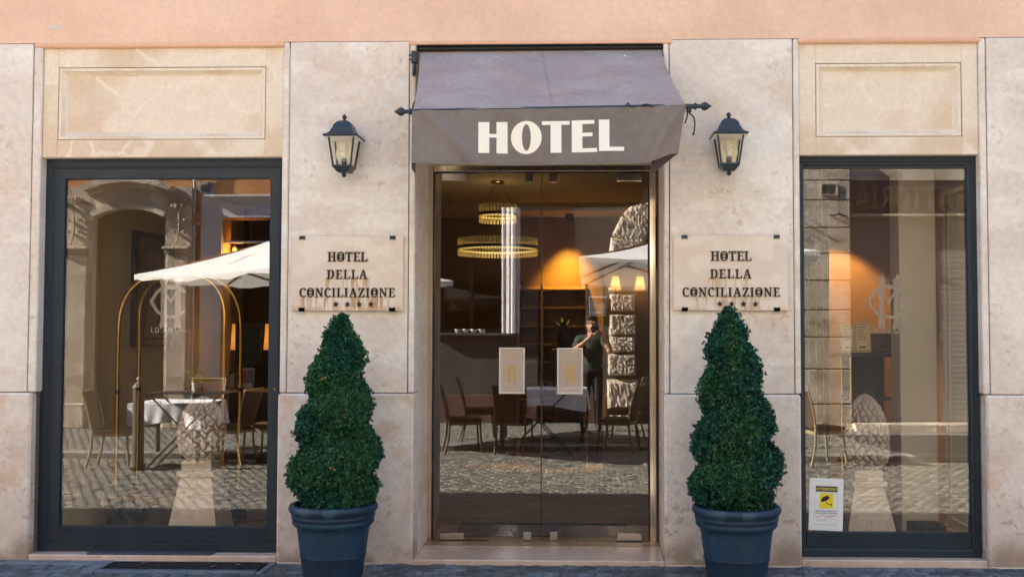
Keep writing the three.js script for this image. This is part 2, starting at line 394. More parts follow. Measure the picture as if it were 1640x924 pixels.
// backing behind the slab joints
part(hotel, 'joint_backing', [cb(-32, -3.935, 0, TOP - 0.001, -0.34, -0.045, 0), cb(-2.18, -1.275, 0, TOP - 0.001, -0.34, -0.045, 0), cb(0.5, 1.4, 0, TOP - 0.001, -0.34, -0.045, 0), cb(2.68, 22, 0, TOP - 0.001, -0.34, -0.045, 0)], mortar);
let slabN = 0;
const slab = (x0, x1, y0, y1, z0 = -0.044, z1 = 0, c = 0.004) => part(hotel, 'stone_slab', cb(x0, x1, y0, y1, z0, z1, c, (slabN * 1.37) % 2.6, (slabN++ * 0.83) % 2.6), stone);
const U0 = 1.163;
// upper slabs: a broad field between two narrow edge strips on each pier
slab(-5.6, -3.986, U0, TOP - 0.002); slab(-3.98, -3.92, U0, TOP - 0.002, -0.2, 0.001, 0.008);
slab(-2.197, -2.151, U0, TOP - 0.002, -0.2, 0.001, 0.008); slab(-2.145, -1.304, U0, TOP - 0.002); slab(-1.298, -1.256, U0, TOP - 0.002, -0.2, 0.001, 0.008);
slab(0.481, 0.517, U0, TOP - 0.002, -0.2, 0.001, 0.008); slab(0.523, 1.374, U0, TOP - 0.002); slab(1.38, 1.42, U0, TOP - 0.002, -0.2, 0.001, 0.008);
slab(2.66, 2.706, U0, TOP - 0.002, -0.2, 0.001, 0.008); slab(2.712, 4.4, U0, TOP - 0.002);
for (const [x0, x1] of [[-12, -5.606], [4.406, 10]]) slab(x0, x1, U0, TOP - 0.002);
// plinth blocks stand a little proud, with a chamfered top edge
for (const [x0, x1] of [[-12, -5.6], [-5.594, -3.938], [-2.201, -1.256], [0.479, 1.413], [2.671, 4.4], [4.406, 10]]) part(hotel, 'plinth_block', cb(x0, x1, -0.03, 1.158, -0.2, 0.025, 0.013, x0 * 1.7, 0), plinthStone);
// door reveals behind the edge strips
slab(-1.43, -1.258, -0.03, 3.6, -0.78, -0.201, 0.002); slab(0.482, 0.65, -0.03, 3.6, -0.78, -0.201, 0.002);
// a chip in the plaster and a few hairline repairs
part(hotel, 'plaster_chip', poly([[-3.9, 3.742], [-3.87, 3.758], [-3.83, 3.756], [-3.795, 3.748], [-3.8, 3.735], [-3.85, 3.73]], [], 0.004).translate(0, 0, -0.0035), std({ color: C(0.62, 0.56, 0.52), roughness: 0.9 }));
// sills
part(hotel, 'window_sill', cb(-3.937, -2.202, -0.03, 0.04, -0.3, 0.024, 0.006, 0.4, 1.1), polished);
part(hotel, 'window_sill', cb(1.414, 2.67, -0.03, 0.037, -0.3, 0.012, 0.006, 2.2, 0.3), polished);
part(hotel, 'door_sill', cb(-1.2555, 0.4785, -0.03, 0.024, -0.75, 0.03, 0.006, 0.9, 0.7), polished);
// lintel panels with a sunk field in a moulded frame
function lintel(x0, x1, m0, m1, ou) {
  const p = sub(hotel, 'lintel_panel');
  part(p, 'panel_border', [cb(x0, m0 - 0.001, 2.817, 3.6, -0.19, -0.02, 0.003, ou), cb(m1 + 0.001, x1, 2.817, 3.6, -0.19, -0.02, 0.003, ou + 1), cb(m0 - 0.0005, m1 + 0.0005, 2.817, 2.942, -0.19, -0.02, 0.003, ou), cb(m0 - 0.0005, m1 + 0.0005, 3.459, 3.6, -0.19, -0.02, 0.003, ou)], lintelStone);
  part(p, 'panel_moulding', frameRing(m0, m1, 2.942, 3.459, [[0, -0.045], [0.003, -0.03], [0.006, -0.021], [0.024, -0.021], [0.028, -0.027], [0.048, -0.05], [0.055, -0.052], [0.06, -0.058]], ou, 0.3), moulding);
  part(p, 'panel_field', cb(m0 + 0.055, m1 - 0.055, 2.997, 3.404, -0.1, -0.0545, 0.001, ou + 0.3, 0.2), lintelStone);
}
lintel(-3.918, -2.199, -3.811, -2.325, 0.2);
lintel(1.4215, 2.658, 1.539, 2.547, 1.1);
for (const [x0, x1] of [[-3.972, -2.19], [-1.306, 0.536], [1.418, 2.668]]) {
  const g = new THREE.CylinderGeometry(0.019, 0.019, x1 - x0, 16).rotateZ(Math.PI / 2).translate((x0 + x1) / 2, 3.612, -0.008);
  part(hotel, 'head_moulding', [wuv(g), cb(x0 + 0.01, x1 - 0.01, 3.601, 3.6275, -0.2, -0.012, 0.002)], pinkTrim);
}
part(hotel, 'wall_over_door', cb(-1.2575, 0.4815, 2.845, 3.6, -0.75, -0.62, 0.002, 0.5, 0.5), stone);

// windows: slate-grey metal frames
{
  const w = sub(hotel, 'shop_window', 'wide left shop window with a double slate-grey frame');
  part(w, 'frame', frameRing(-3.926, -2.168, 0.041, 2.815, [[0, -0.17], [0, -0.085], [0.05, -0.085], [0.054, -0.091], [0.062, -0.091], [0.066, -0.096]]), slateFrame);
  part(w, 'sash', [frameRing(-3.86, -2.234, 0.107, 2.749, [[0, -0.096], [0.002, -0.094], [0.07, -0.094], [0.074, -0.098], [0.076, -0.114], [0.076, -0.15]]), cb(-3.784, -2.31, 0.18, 0.214, -0.15, -0.095, 0.002)], slateFrame);
  part(w, 'pane', new THREE.PlaneGeometry(1.474, 2.46).translate(-3.047, 1.443, -0.115), pane);
  part(w, 'keyhole_plate', [cb(-2.266, -2.252, 1.168, 1.188, -0.094, -0.089, 0.002), bar([-2.259, 1.185, -0.094], [-2.259, 1.185, -0.087], 0.009, 0.009, 14)], brass);
}
{
  const w = sub(hotel, 'shop_window', 'narrower right shop window with a single slate-grey frame');
  part(w, 'frame', [frameRing(1.404, 2.661, 0.0385, 2.815, [[0, -0.17], [0, -0.083], [0.035, -0.083], [0.04, -0.09], [0.057, -0.093], [0.062, -0.098], [0.064, -0.114], [0.064, -0.15]]), cb(1.468, 2.597, 0.1, 0.204, -0.15, -0.0935, 0.002), cb(1.468, 2.597, 2.7335, 2.752, -0.15, -0.094, 0.002)], slateFrame);
  part(w, 'pane', new THREE.PlaneGeometry(1.131, 2.54).translate(2.0325, 1.47, -0.115), pane);
}
// entrance: a polished metal frame and two frameless glass leaves
{
  const d = sub(hotel, 'entrance_door', 'double glass door in a polished bronze-coloured metal frame');
  part(d, 'frame', [cb(-1.267, -1.222, 0.0245, 2.843, -0.7, -0.6, 0.004), cb(0.411, 0.459, 0.0245, 2.843, -0.7, -0.6, 0.004), cb(-1.2215, 0.4105, 2.796, 2.843, -0.7, -0.6, 0.004)], steel);
  part(d, 'seal', [cb(-1.2215, -1.213, 0.026, 2.795, -0.66, -0.61, 0), cb(0.403, 0.4105, 0.026, 2.795, -0.66, -0.61, 0), cb(-1.2125, 0.4025, 2.786, 2.795, -0.66, -0.61, 0)], black);
  part(d, 'pane', new THREE.PlaneGeometry(0.806, 2.755).translate(-0.808, 1.408, -0.63), pane);
  part(d, 'pane', new THREE.PlaneGeometry(0.798, 2.755).translate(0.0, 1.408, -0.63), pane);
  part(d, 'glass_edge', [cb(-0.4045, -0.4015, 0.032, 2.785, -0.636, -0.624, 0), cb(-0.4, -0.397, 0.032, 2.785, -0.636, -0.624, 0)], std({ color: C(0.03, 0.045, 0.04), roughness: 0.2 }));
  for (const [x0, x1, y0, y1, k] of [[-1.158, -0.972, 2.728, 2.784, 0], [-0.526, -0.466, 2.716, 2.784, 1], [-0.342, -0.28, 2.716, 2.784, 1], [0.167, 0.353, 2.724, 2.784, 0], [-1.162, -0.977, 0.034, 0.086, 2], [-0.533, -0.473, 0.034, 0.099, 2], [-0.336, -0.277, 0.034, 0.103, 2], [0.166, 0.35, 0.036, 0.092, 2]]) {
    part(d, 'patch_fitting', cb(x0, x1, y0, y1, -0.648, -0.612, 0.002), chrome);
    if (k === 2 && x1 - x0 > 0.1) part(d, 'pivot_plate', cb(x0 - 0.01, x1 + (x0 < 0 ? 0.19 : 0.005), 0.0245, 0.031, -0.645, -0.605, 0.002), std({ color: C(0.05, 0.04, 0.03), metalness: 0.8, roughness: 0.35 }));
  }
}
// slate mat on the left sill
solo('sill_mat', cb(-3.53, -2.66, 0.0405, 0.052, -0.075, 0.022, 0.003), std({ color: C(0.045, 0.06, 0.08), roughness: 0.5, bumpMap: grainBump, bumpScale: 0.002 }), 'thin dark slate slab lying on the sill under the left shop window', 'slab');
// ---------------------------------------------------------------- awning
const fabricBump = tex(256, 0.02, (u, v) => 0.5 + 0.25 * Math.sin(u * 6.2832 * 8) + 0.25 * Math.sin(v * 6.2832 * 8), false);
function fabricColour(u, v, s) {
  const a = fbm(u, v, 5, 5, 600 + s), f = fbm(u, v, 60, 3, 610 + s, 0.7), st = fbm(u, v, 9, 4, 620 + s);
  let c = mix3([122, 114, 110], [116, 107, 103], sstep(0.35, 0.65, a));
  c = mix3(c, [106, 96, 91], 0.3 * sstep(0.56, 0.72, st));
  const k = 0.94 + 0.12 * f;
  return [c[0] * k, c[1] * k, c[2] * k];
}
{
  const t = thing('awning', 'grey-brown fabric awning lettered HOTEL over the entrance, torn along its front edge', 'awning');
  const canopyTex = canvasTex(1024, 512, (g, w, h) => {
    const im = g.createImageData(w, h);
    for (let y = 0; y < h; y++) for (let x = 0; x < w; x++) { const c = fabricColour(x / w, y / h, 0), o = (y * w + x) * 4, l = 1.32; im.data[o] = c[0] * l; im.data[o + 1] = c[1] * l; im.data[o + 2] = c[2] * l * 1.02; im.data[o + 3] = 255; }  // same cloth as the valance, with skylight on the slope painted in
    g.putImageData(im, 0, 0);
    g.strokeStyle = 'rgba(70,60,62,0.35)'; g.lineWidth = 2; for (const sx of [518, 524]) { g.beginPath(); g.moveTo(sx, 0); g.lineTo(sx + 8, h); g.stroke(); }
    g.fillStyle = 'rgba(80,70,70,0.35)'; g.fillRect(0, h - 16, w, 3);
    const r = mulberry(5);
    for (let i = 0; i < 46; i++) { g.fillStyle = `rgba(${225 + r() * 20},${222 + r() * 20},${218 + r() * 20},${0.35 + r() * 0.5})`; g.beginPath(); g.ellipse(r() * w, h * (i < 16 ? 0.03 + r() * 0.12 : r()), 1 + r() * (i < 16 ? 7 : 3), 1 + r() * (i < 16 ? 4 : 2.4), r() * 3, 0, 7); g.fill(); }
    g.strokeStyle = 'rgba(40,34,34,0.7)'; g.lineWidth = 3; g.beginPath(); g.moveTo(612, 392); g.lineTo(650, 396); g.stroke();
  });
  const A = [-1.234, 3.555, -0.03], B = [0.463, 3.563, -0.03], L = [-1.184, 3.018, 0.55], Rr = [0.587, 3.042, 0.55];
  const wave = (u, v) => 0.009 * Math.sin(u * 9 + v * 5) * v + 0.018 * Math.exp(-(((u - 0.2 - 0.5 * v) / 0.07) ** 2)) * Math.sin(v * 3.1) + 0.018 * Math.exp(-(((u - 0.62 - 0.33 * v) / 0.06) ** 2)) * Math.sin(v * 3.1) - 0.018 * Math.sin(v * Math.PI) * (0.6 + 0.4 * Math.cos((u - 0.5) * 6));
  const edge = (P, Q, u) => P.map((p, i) => p + (Q[i] - p) * u);
  const can = grid(90, 40, (u, v) => { const a = edge(A, B, u), b = edge(L, Rr, u), p = edge(a, b, v), w = wave(u, v); return [p[0] + (v * (1 - v)) * (u - 0.5) * -0.1, p[1] + w * 0.72, p[2] + w * 0.68]; });
  for (let i = 0; i < can.attributes.uv.count; i++) can.attributes.uv.setY(i, 1 - can.attributes.uv.getY(i));
  const canopyMat = std({ map: canopyTex, roughness: 0.85, side: THREE.DoubleSide });
  const canopy = part(t, 'canopy', can, canopyMat);
  // loose threads and a tear where the canopy meets the valance
  for (const g of [tube([[0.2, 3.04, 0.555], [0.215, 3.062, 0.56], [0.235, 3.038, 0.562], [0.27, 3.041, 0.56]], 0.0045, 14, 5), tube([[0.3, 3.043, 0.557], [0.32, 3.05, 0.563], [0.345, 3.05, 0.56], [0.375, 3.038, 0.563]], 0.0055, 14, 5)]) part(canopy, 'torn_edge', g, black);
  const W = 1720, H = 336;
  const valTex = canvasTex(W, H, (g) => {
    const im = g.createImageData(W, H);
    for (let y = 0; y < H; y++) for (let x = 0; x < W; x++) { const c = fabricColour(x / W, (y / H) * 0.2 + 0.3, 3), o = (y * W + x) * 4; im.data[o] = c[0]; im.data[o + 1] = c[1]; im.data[o + 2] = c[2]; im.data[o + 3] = 255; }
    g.putImageData(im, 0, 0);
    g.strokeStyle = 'rgba(60,52,52,0.4)'; g.lineWidth = 2; g.beginPath(); g.moveTo(868, 0); g.lineTo(868, H); g.stroke(); g.beginPath(); g.moveTo(0, H - 14); g.lineTo(W, H - 14); g.stroke();
    const X = (x) => 320 + x * 0.659, Y = (y) => 4 + y * 0.6, box = (x0, x1, y0, y1) => g.fillRect(X(x0), Y(y0), (x1 - x0) * 0.659, (y1 - y0) * 0.6);
    g.fillStyle = '#efece2';
    box(150, 255, 122, 440); box(322, 427, 122, 440); box(250, 327, 243, 280);                      // H
    g.beginPath(); g.ellipse(X(607), Y(280), 147.5 * 0.659, 165 * 0.6, 0, 0, Math.PI * 2); g.ellipse(X(607), Y(279), 42.5 * 0.659, 131 * 0.6, 0, 0, Math.PI * 2, true); g.fill('evenodd');
    box(757, 1020, 122, 160); box(838, 942, 155, 440);                                              // T
    box(1040, 1142, 118, 437); box(1138, 1255, 118, 156); box(1138, 1238, 243, 280); box(1138, 1280, 397, 437);
    box(1298, 1398, 116, 430); box(1394, 1536, 390, 430);
  });
  const low = (u) => 2.676 - 0.012 * Math.sin(u * 3.1) + 0.06 * sstep(0.84, 1, u);
  const folds = (u, v) => (1 - v) * (0.02 * Math.sin(u * 11 + 0.6) + 0.012 * Math.sin(u * 27 + v * 2)) + 0.022 * Math.exp(-(((u - 0.94 + 0.1 * (1 - v)) / 0.03) ** 2)) + 0.02 * Math.exp(-(((u - 0.99 + 0.1 * (1 - v)) / 0.025) ** 2)) + 0.028 * Math.exp(-(((u - 0.05 - 0.18 * (1 - v)) / 0.03) ** 2)) + 0.006 * Math.sin(u * 63) * sstep(0.75, 1, v) * (1 - sstep(0.96, 1, v));
  const val = grid(140, 30, (u, v) => {
    const p = edge(L, Rr, u), x = p[0] + (1 - v) * (u > 0.8 ? -0.05 * sstep(0.8, 1, u) : 0.002), y = low(u) + (p[1] - low(u)) * v;
    return [x, y - (v > 0.97 ? 0.0 : 0), 0.556 + folds(u, v) + (1 - v) * 0.012];
  });
  part(t, 'valance', val, std({ map: valTex, roughness: 0.88, side: THREE.DoubleSide }));
  // the plain inner face of the cloth
  part(t, 'valance_lining', grid(60, 10, (u, v) => {
    const p = edge(L, Rr, u), x = p[0] + (1 - v) * (u > 0.8 ? -0.05 * sstep(0.8, 1, u) : 0.002), y = low(u) + 0.003 + (p[1] - 0.006 - low(u)) * v;
    return [x, y, 0.552 + folds(u, v) + (1 - v) * 0.012];
  }), std({ color: S(0x6f6664), roughness: 0.9, side: THREE.DoubleSide }));
  const flapMat = std({ color: S(0x7d7172), roughness: 0.88, side: THREE.DoubleSide });
  part(t, 'side_flap', grid(10, 12, (u, v) => [-1.185 - 0.012 * Math.sin(u * 3), 2.672 + 0.345 * v - 0.04 * u * (1 - v) + 0.12 * u * v, 0.55 - 0.16 * u]), flapMat);
  part(t, 'side_flap', grid(10, 12, (u, v) => [0.535 + 0.05 * v - (0.15 - 0.06 * v) * u, 2.735 + (3.04 - 2.735) * v - 0.09 * u * (1 - v) + 0.15 * u * v, 0.55 - 0.3 * u]), flapMat);
  // iron work
  const rod = part(t, 'front_rod', bar([-1.2, 3.018, 0.535], [0.655, 3.044, 0.535], 0.0165, 0.0165, 14), blackIron);
  const tip = [[0.0165, 0], [0.022, 0.004], [0.024, 0.012], [0.014, 0.022], [0.012, 0.03], [0.017, 0.034], [0.012, 0.04], [0.014, 0.046], [0.026, 0.058], [0.029, 0.07], [0.024, 0.084], [0.012, 0.1], [0.004, 0.112], [0, 0.115]];
  part(rod, 'finial', lathe(tip, 16).rotateZ(Math.PI / 2).translate(-1.19, 3.018, 0.535), blackIron);
  part(rod, 'finial', lathe(tip, 16).rotateZ(-Math.PI / 2).translate(0.64, 3.0438, 0.535), blackIron);
  part(t, 'roller', [bar([-1.252, 3.583, -0.035], [0.478, 3.587, -0.035], 0.02, 0.02, 14), cb(-1.25, 0.476, 3.593, 3.6, -0.06, 0.01, 0.001)], black);
  part(t, 'support_arm', [bar([-1.2, 2.83, -0.02], [-1.175, 3.015, 0.53], 0.01, 0.01, 10)], blackIron);
  part(t, 'support_arm', [bar([0.42, 2.79, -0.02], [0.575, 3.03, 0.53], 0.012, 0.012, 10), cb(0.4, 0.44, 2.75, 2.83, -0.05, 0.0, 0.004)], blackIron);
  part(t, 'crank', [cb(-1.283, -1.243, 3.46, 3.55, 0.002, 0.05, 0.008), bar([-1.263, 3.47, 0.03], [-1.263, 3.385, 0.035], 0.011, 0.014, 10), bar([-1.263, 3.39, 0.035], [-1.263, 3.37, 0.035], 0.016, 0.008, 10), bar([-1.3, 3.52, 0.03], [-1.28, 3.52, 0.03], 0.006), bar([-1.3, 3.49, 0.03], [-1.28, 3.49, 0.03], 0.006)], blackIron);
  part(t, 'strap', [tube([[0.6, 3.035, 0.53], [0.612, 3.0, 0.54], [0.638, 2.97, 0.545], [0.645, 2.91, 0.55], [0.636, 2.862, 0.552]], 0.005, 24, 6), tube([[0.6, 3.03, 0.53], [0.597, 2.98, 0.54], [0.582, 2.93, 0.55]], 0.005, 16, 6), cb(0.628, 0.643, 2.853, 2.866, 0.546, 0.558, 0.002), cb(0.592, 0.625, 3.005, 3.03, 0.52, 0.55, 0.004)], black);
}

// ---------------------------------------------------------------- wall lanterns
function lantern(x, y, label, roofMat) {
  const t = thing('wall_lantern', label, 'lantern', [x, y, 0.155], 0, 'iron wall lanterns either side of the entrance');
  const sq = (pts) => { const g = new THREE.LatheGeometry(pts.map((p) => new THREE.Vector2(p[0] * Math.SQRT2, p[1])), 4, Math.PI / 4).toNonIndexed(); g.computeVertexNormals(); return clean(g); };
  // heights are measured from the middle of the glass box
  part(t, 'roof', sq([[0.132, 0.086], [0.14, 0.094], [0.139, 0.1], [0.112, 0.112], [0.092, 0.13], [0.087, 0.146], [0.08, 0.149], [0.078, 0.158], [0.069, 0.18], [0.05, 0.2], [0.024, 0.212], [0.012, 0.216], [0, 0.217]]), roofMat);
  part(t, 'roof_underside', sq([[0, 0.088], [0.132, 0.086]]), std({ color: C(0.9, 0.87, 0.8), roughness: 0.7, side: THREE.DoubleSide }));
  part(t, 'finial', lathe([[0, 0.212], [0.013, 0.215], [0.009, 0.222], [0.018, 0.231], [0.02, 0.24], [0.014, 0.25], [0.006, 0.256], [0, 0.257]], 16), blackIron);
  const hw = (k) => 0.071 + (0.1 - 0.071) * k, yb = -0.1, yt = 0.086;
  for (const [a, b] of [[-1, -1], [1, -1], [1, 1], [-1, 1]]) part(t, 'post', sbar([a * hw(0), yb, b * hw(0)], [a * hw(1), yt, b * hw(1)], 0.014, 0.014), blackIron);
  const lampGlass = phys({ color: C(1, 0.98, 0.93), transmission: 1, thickness: 0, roughness: 0.03, ior: 1.4 });
  for (let k = 0; k < 4; k++) {
    const g = fromTris([[-hw(0), yb, hw(0)], [hw(0), yb, hw(0)], [hw(1), yt, hw(1)], [-hw(0), yb, hw(0)], [hw(1), yt, hw(1)], [-hw(1), yt, hw(1)]].flat()).rotateY(k * Math.PI / 2);
    part(t, 'glass_pane', g, k === 2 ? std({ color: C(0.93, 0.88, 0.76), roughness: 0.35 }) : lampGlass);
  }
  // a pale reflector dish behind the coiled lamp
  part(t, 'reflector', lathe([[0, 0], [0.03, 0.004], [0.06, 0.016], [0.074, 0.03]], 28).rotateX(Math.PI / 2).scale(1, 1.15, 1).translate(0, -0.008, -0.058), std({ color: C(0.95, 0.9, 0.78), roughness: 0.3, side: THREE.DoubleSide }));
  const coil = [];
  for (let k = 0; k <= 64; k++) { const a = k / 64 * Math.PI * 2 * 4; coil.push([0.026 * Math.cos(a), 0.0 + k / 64 * 0.05, 0.026 * Math.sin(a)]); }
  part(t, 'bulb', [tube(coil, 0.0058, 120, 8), lathe([[0, -0.05], [0.02, -0.05], [0.025, -0.03], [0.027, -0.006], [0, -0.004]], 18)], std({ color: C(0.8, 0.76, 0.62), roughness: 0.35 }));
  part(t, 'lamp_socket', lathe([[0, -0.085], [0.022, -0.085], [0.022, -0.05], [0, -0.05]], 18), std({ color: C(0.12, 0.12, 0.11), roughness: 0.5 }));
  part(t, 'base_cup', [sq([[0, -0.1], [0.078, -0.1], [0.079, -0.108], [0.073, -0.118], [0.06, -0.124], [0.058, -0.132], [0.048, -0.142], [0.034, -0.146], [0, -0.147]]), lathe([[0.02, -0.144], [0.012, -0.15], [0.019, -0.158], [0.02, -0.166], [0.012, -0.174], [0.004, -0.178], [0, -0.178]], 14)], blackIron);
  part(t, 'wall_arm', [sbar([0, -0.1, -0.06], [0, -0.06, -0.15], 0.02, 0.02), sbar([0, 0.12, -0.07], [0, 0.12, -0.152], 0.02, 0.02), cb(-0.035, 0.035, -0.13, 0.15, -0.154, -0.145, 0.003)], blackIron);
  t.scale.set(0.85, 1, 0.92);
  return t;
}
lantern(-1.721, 2.822, 'dark iron wall lantern on the pier left of the awning, above a plaque', blackIron);
lantern(0.913, 2.826, 'dark iron wall lantern right of the awning, white fleck on its roof', blackIron);

// ---------------------------------------------------------------- lettered plaques
const font = await new FontLoader().loadAsync('fonts/droid/droid_serif_bold.typeface.json');
const fontSans = await new FontLoader().loadAsync('fonts/droid/droid_sans_bold.typeface.json');
function letters(parent, text, x0, x1, y0, y1, z, depth, mat, f = font, wide = 1, name = 'letter', mirror = false) {
  const gs = [...text].map((c) => { const g = new TextGeometry(c, { font: f, size: 1, depth: 1, curveSegments: 6, bevelEnabled: false }); g.computeBoundingBox(); return [c, g, g.boundingBox]; });
  const cap = gs[0][2].max.y, k = (y1 - y0) / cap, widths = gs.map(([, , b]) => (b.max.x - b.min.x) * k * wide), total = widths.reduce((a, b) => a + b, 0), gap = gs.length > 1 ? (x1 - x0 - total) / (gs.length - 1) : 0;
  let x = x0;
  gs.forEach(([c, g, b], i) => {
    g.translate(-b.min.x, c === 'O' || c === 'C' ? -(b.min.y + b.max.y) / 2 + cap / 2 : 0, 0).scale(k * wide, k, depth).translate(x, y0, z);
    if (mirror) g.scale(1, 1, 1);
    part(parent, name, wuv(g), mat);
    if (name === 'letter' && c === 'O' && f === font) part(parent, 'letter_ornament', clean(new THREE.TorusGeometry(0.013, 0.0034, 6, 16).translate(x + widths[i] / 2, (y0 + y1) / 2, z + depth * 0.5)), mat);
    x += widths[i] + gap;
  });
}
function plaque(cx, cy, label, rust, seed) {
  const t = thing('wall_plaque', label, 'plaque', [cx, cy, 0], 0, 'marble name plaques on the piers');
  const w = 0.785, h = 0.518;
  const map = tex(512, 1, (u, v) => {
    const a = fbm(u, v, 5, 5, 700 + seed), f = fbm(u, v, 90, 3, 701, 0.6), st = vnoise(u, v, 70, 3, 702 + seed) * vnoise(u, v, 23, 2, 703 + seed);
    let c = mix3([226, 214, 202], [218, 203, 189], sstep(0.4, 0.65, a));
    const yb = (lo, hi) => sstep(lo - 0.28, lo, v) * (1 - sstep(hi - 0.03, hi, v));
    const mid = sstep(0.06, 0.14, u) * (1 - sstep(0.86, 0.94, u)), band = Math.max(yb(0.17, 0.2) * mid, 0.7 * yb(0.42, 0.46) * sstep(0.28, 0.34, u) * (1 - sstep(0.66, 0.72, u)));
    c = mix3(c, [172, 128, 88], rust * clamp(band * sstep(0.18, 0.5, st) * 1.5));
    c = mix3(c, [186, 140, 98], rust * 0.7 * sstep(0.1, 0.0, v) * sstep(0.3, 0.6, vnoise(u, v, 30, 2, 9)));
    const k = 0.96 + 0.08 * f;
    return [c[0] * k, c[1] * k, c[2] * k];
  });
  const g = cb(-w / 2, w / 2, -h / 2, h / 2, 0.001, 0.028, 0.003);
  const uv = g.attributes.uv;
  for (let i = 0; i < uv.count; i++) uv.setXY(i, uv.getX(i) / w + 0.5, uv.getY(i) / h + 0.5);
  part(t, 'slab', g, std({ map, bumpMap: stoneBump, bumpScale: 0.0008, roughness: 0.6 }));
  const line = (s, x0, x1, y0, y1) => letters(t, s, x0, x1, y0, y1, 0.0285, 0.007, bronze, font, 0.84);
  line('HOTEL', -0.136, 0.143, 0.083, 0.15); line('DELLA', -0.14, 0.143, -0.038, 0.026); line('CONCILIAZIONE', -0.33, 0.336, -0.164, -0.1);
  for (let k = 0; k < 4; k++) {
    const pts = []; for (let i = 0; i < 10; i++) { const r = i % 2 ? 0.0088 : 0.0215, a = Math.PI / 2 + i * Math.PI / 5; pts.push([r * Math.cos(a), r * Math.sin(a)]); }
    part(t, 'star', wuv(poly(pts, [], 0.008).translate(-0.075 + k * 0.0815, -0.213, 0.03)), bronze);
  }
  for (const [x, y] of [[-0.315, 0.246], [0.318, 0.246], [-0.315, -0.247], [0.318, -0.247]]) {
    const s = y > 0 ? 1 : -1;
    part(t, 'clip', poly([[-0.02, 0.016], [0.02, 0.016], [0.02, -0.013], [0.008, -0.006], [0, -0.011], [-0.008, -0.006], [-0.02, -0.013]], [], 0.034).scale(1, s, 1).translate(x, y, 0.0005), blackIron);
  }
}
plaque(-1.724, 1.991, 'cream marble plaque with bronze hotel lettering, heavily rust-streaked, left of the entrance', 0.72, 1);
plaque(0.936, 1.994, 'cream marble plaque with bronze hotel lettering, cleaner stone, right of the entrance', 0.4, 40);

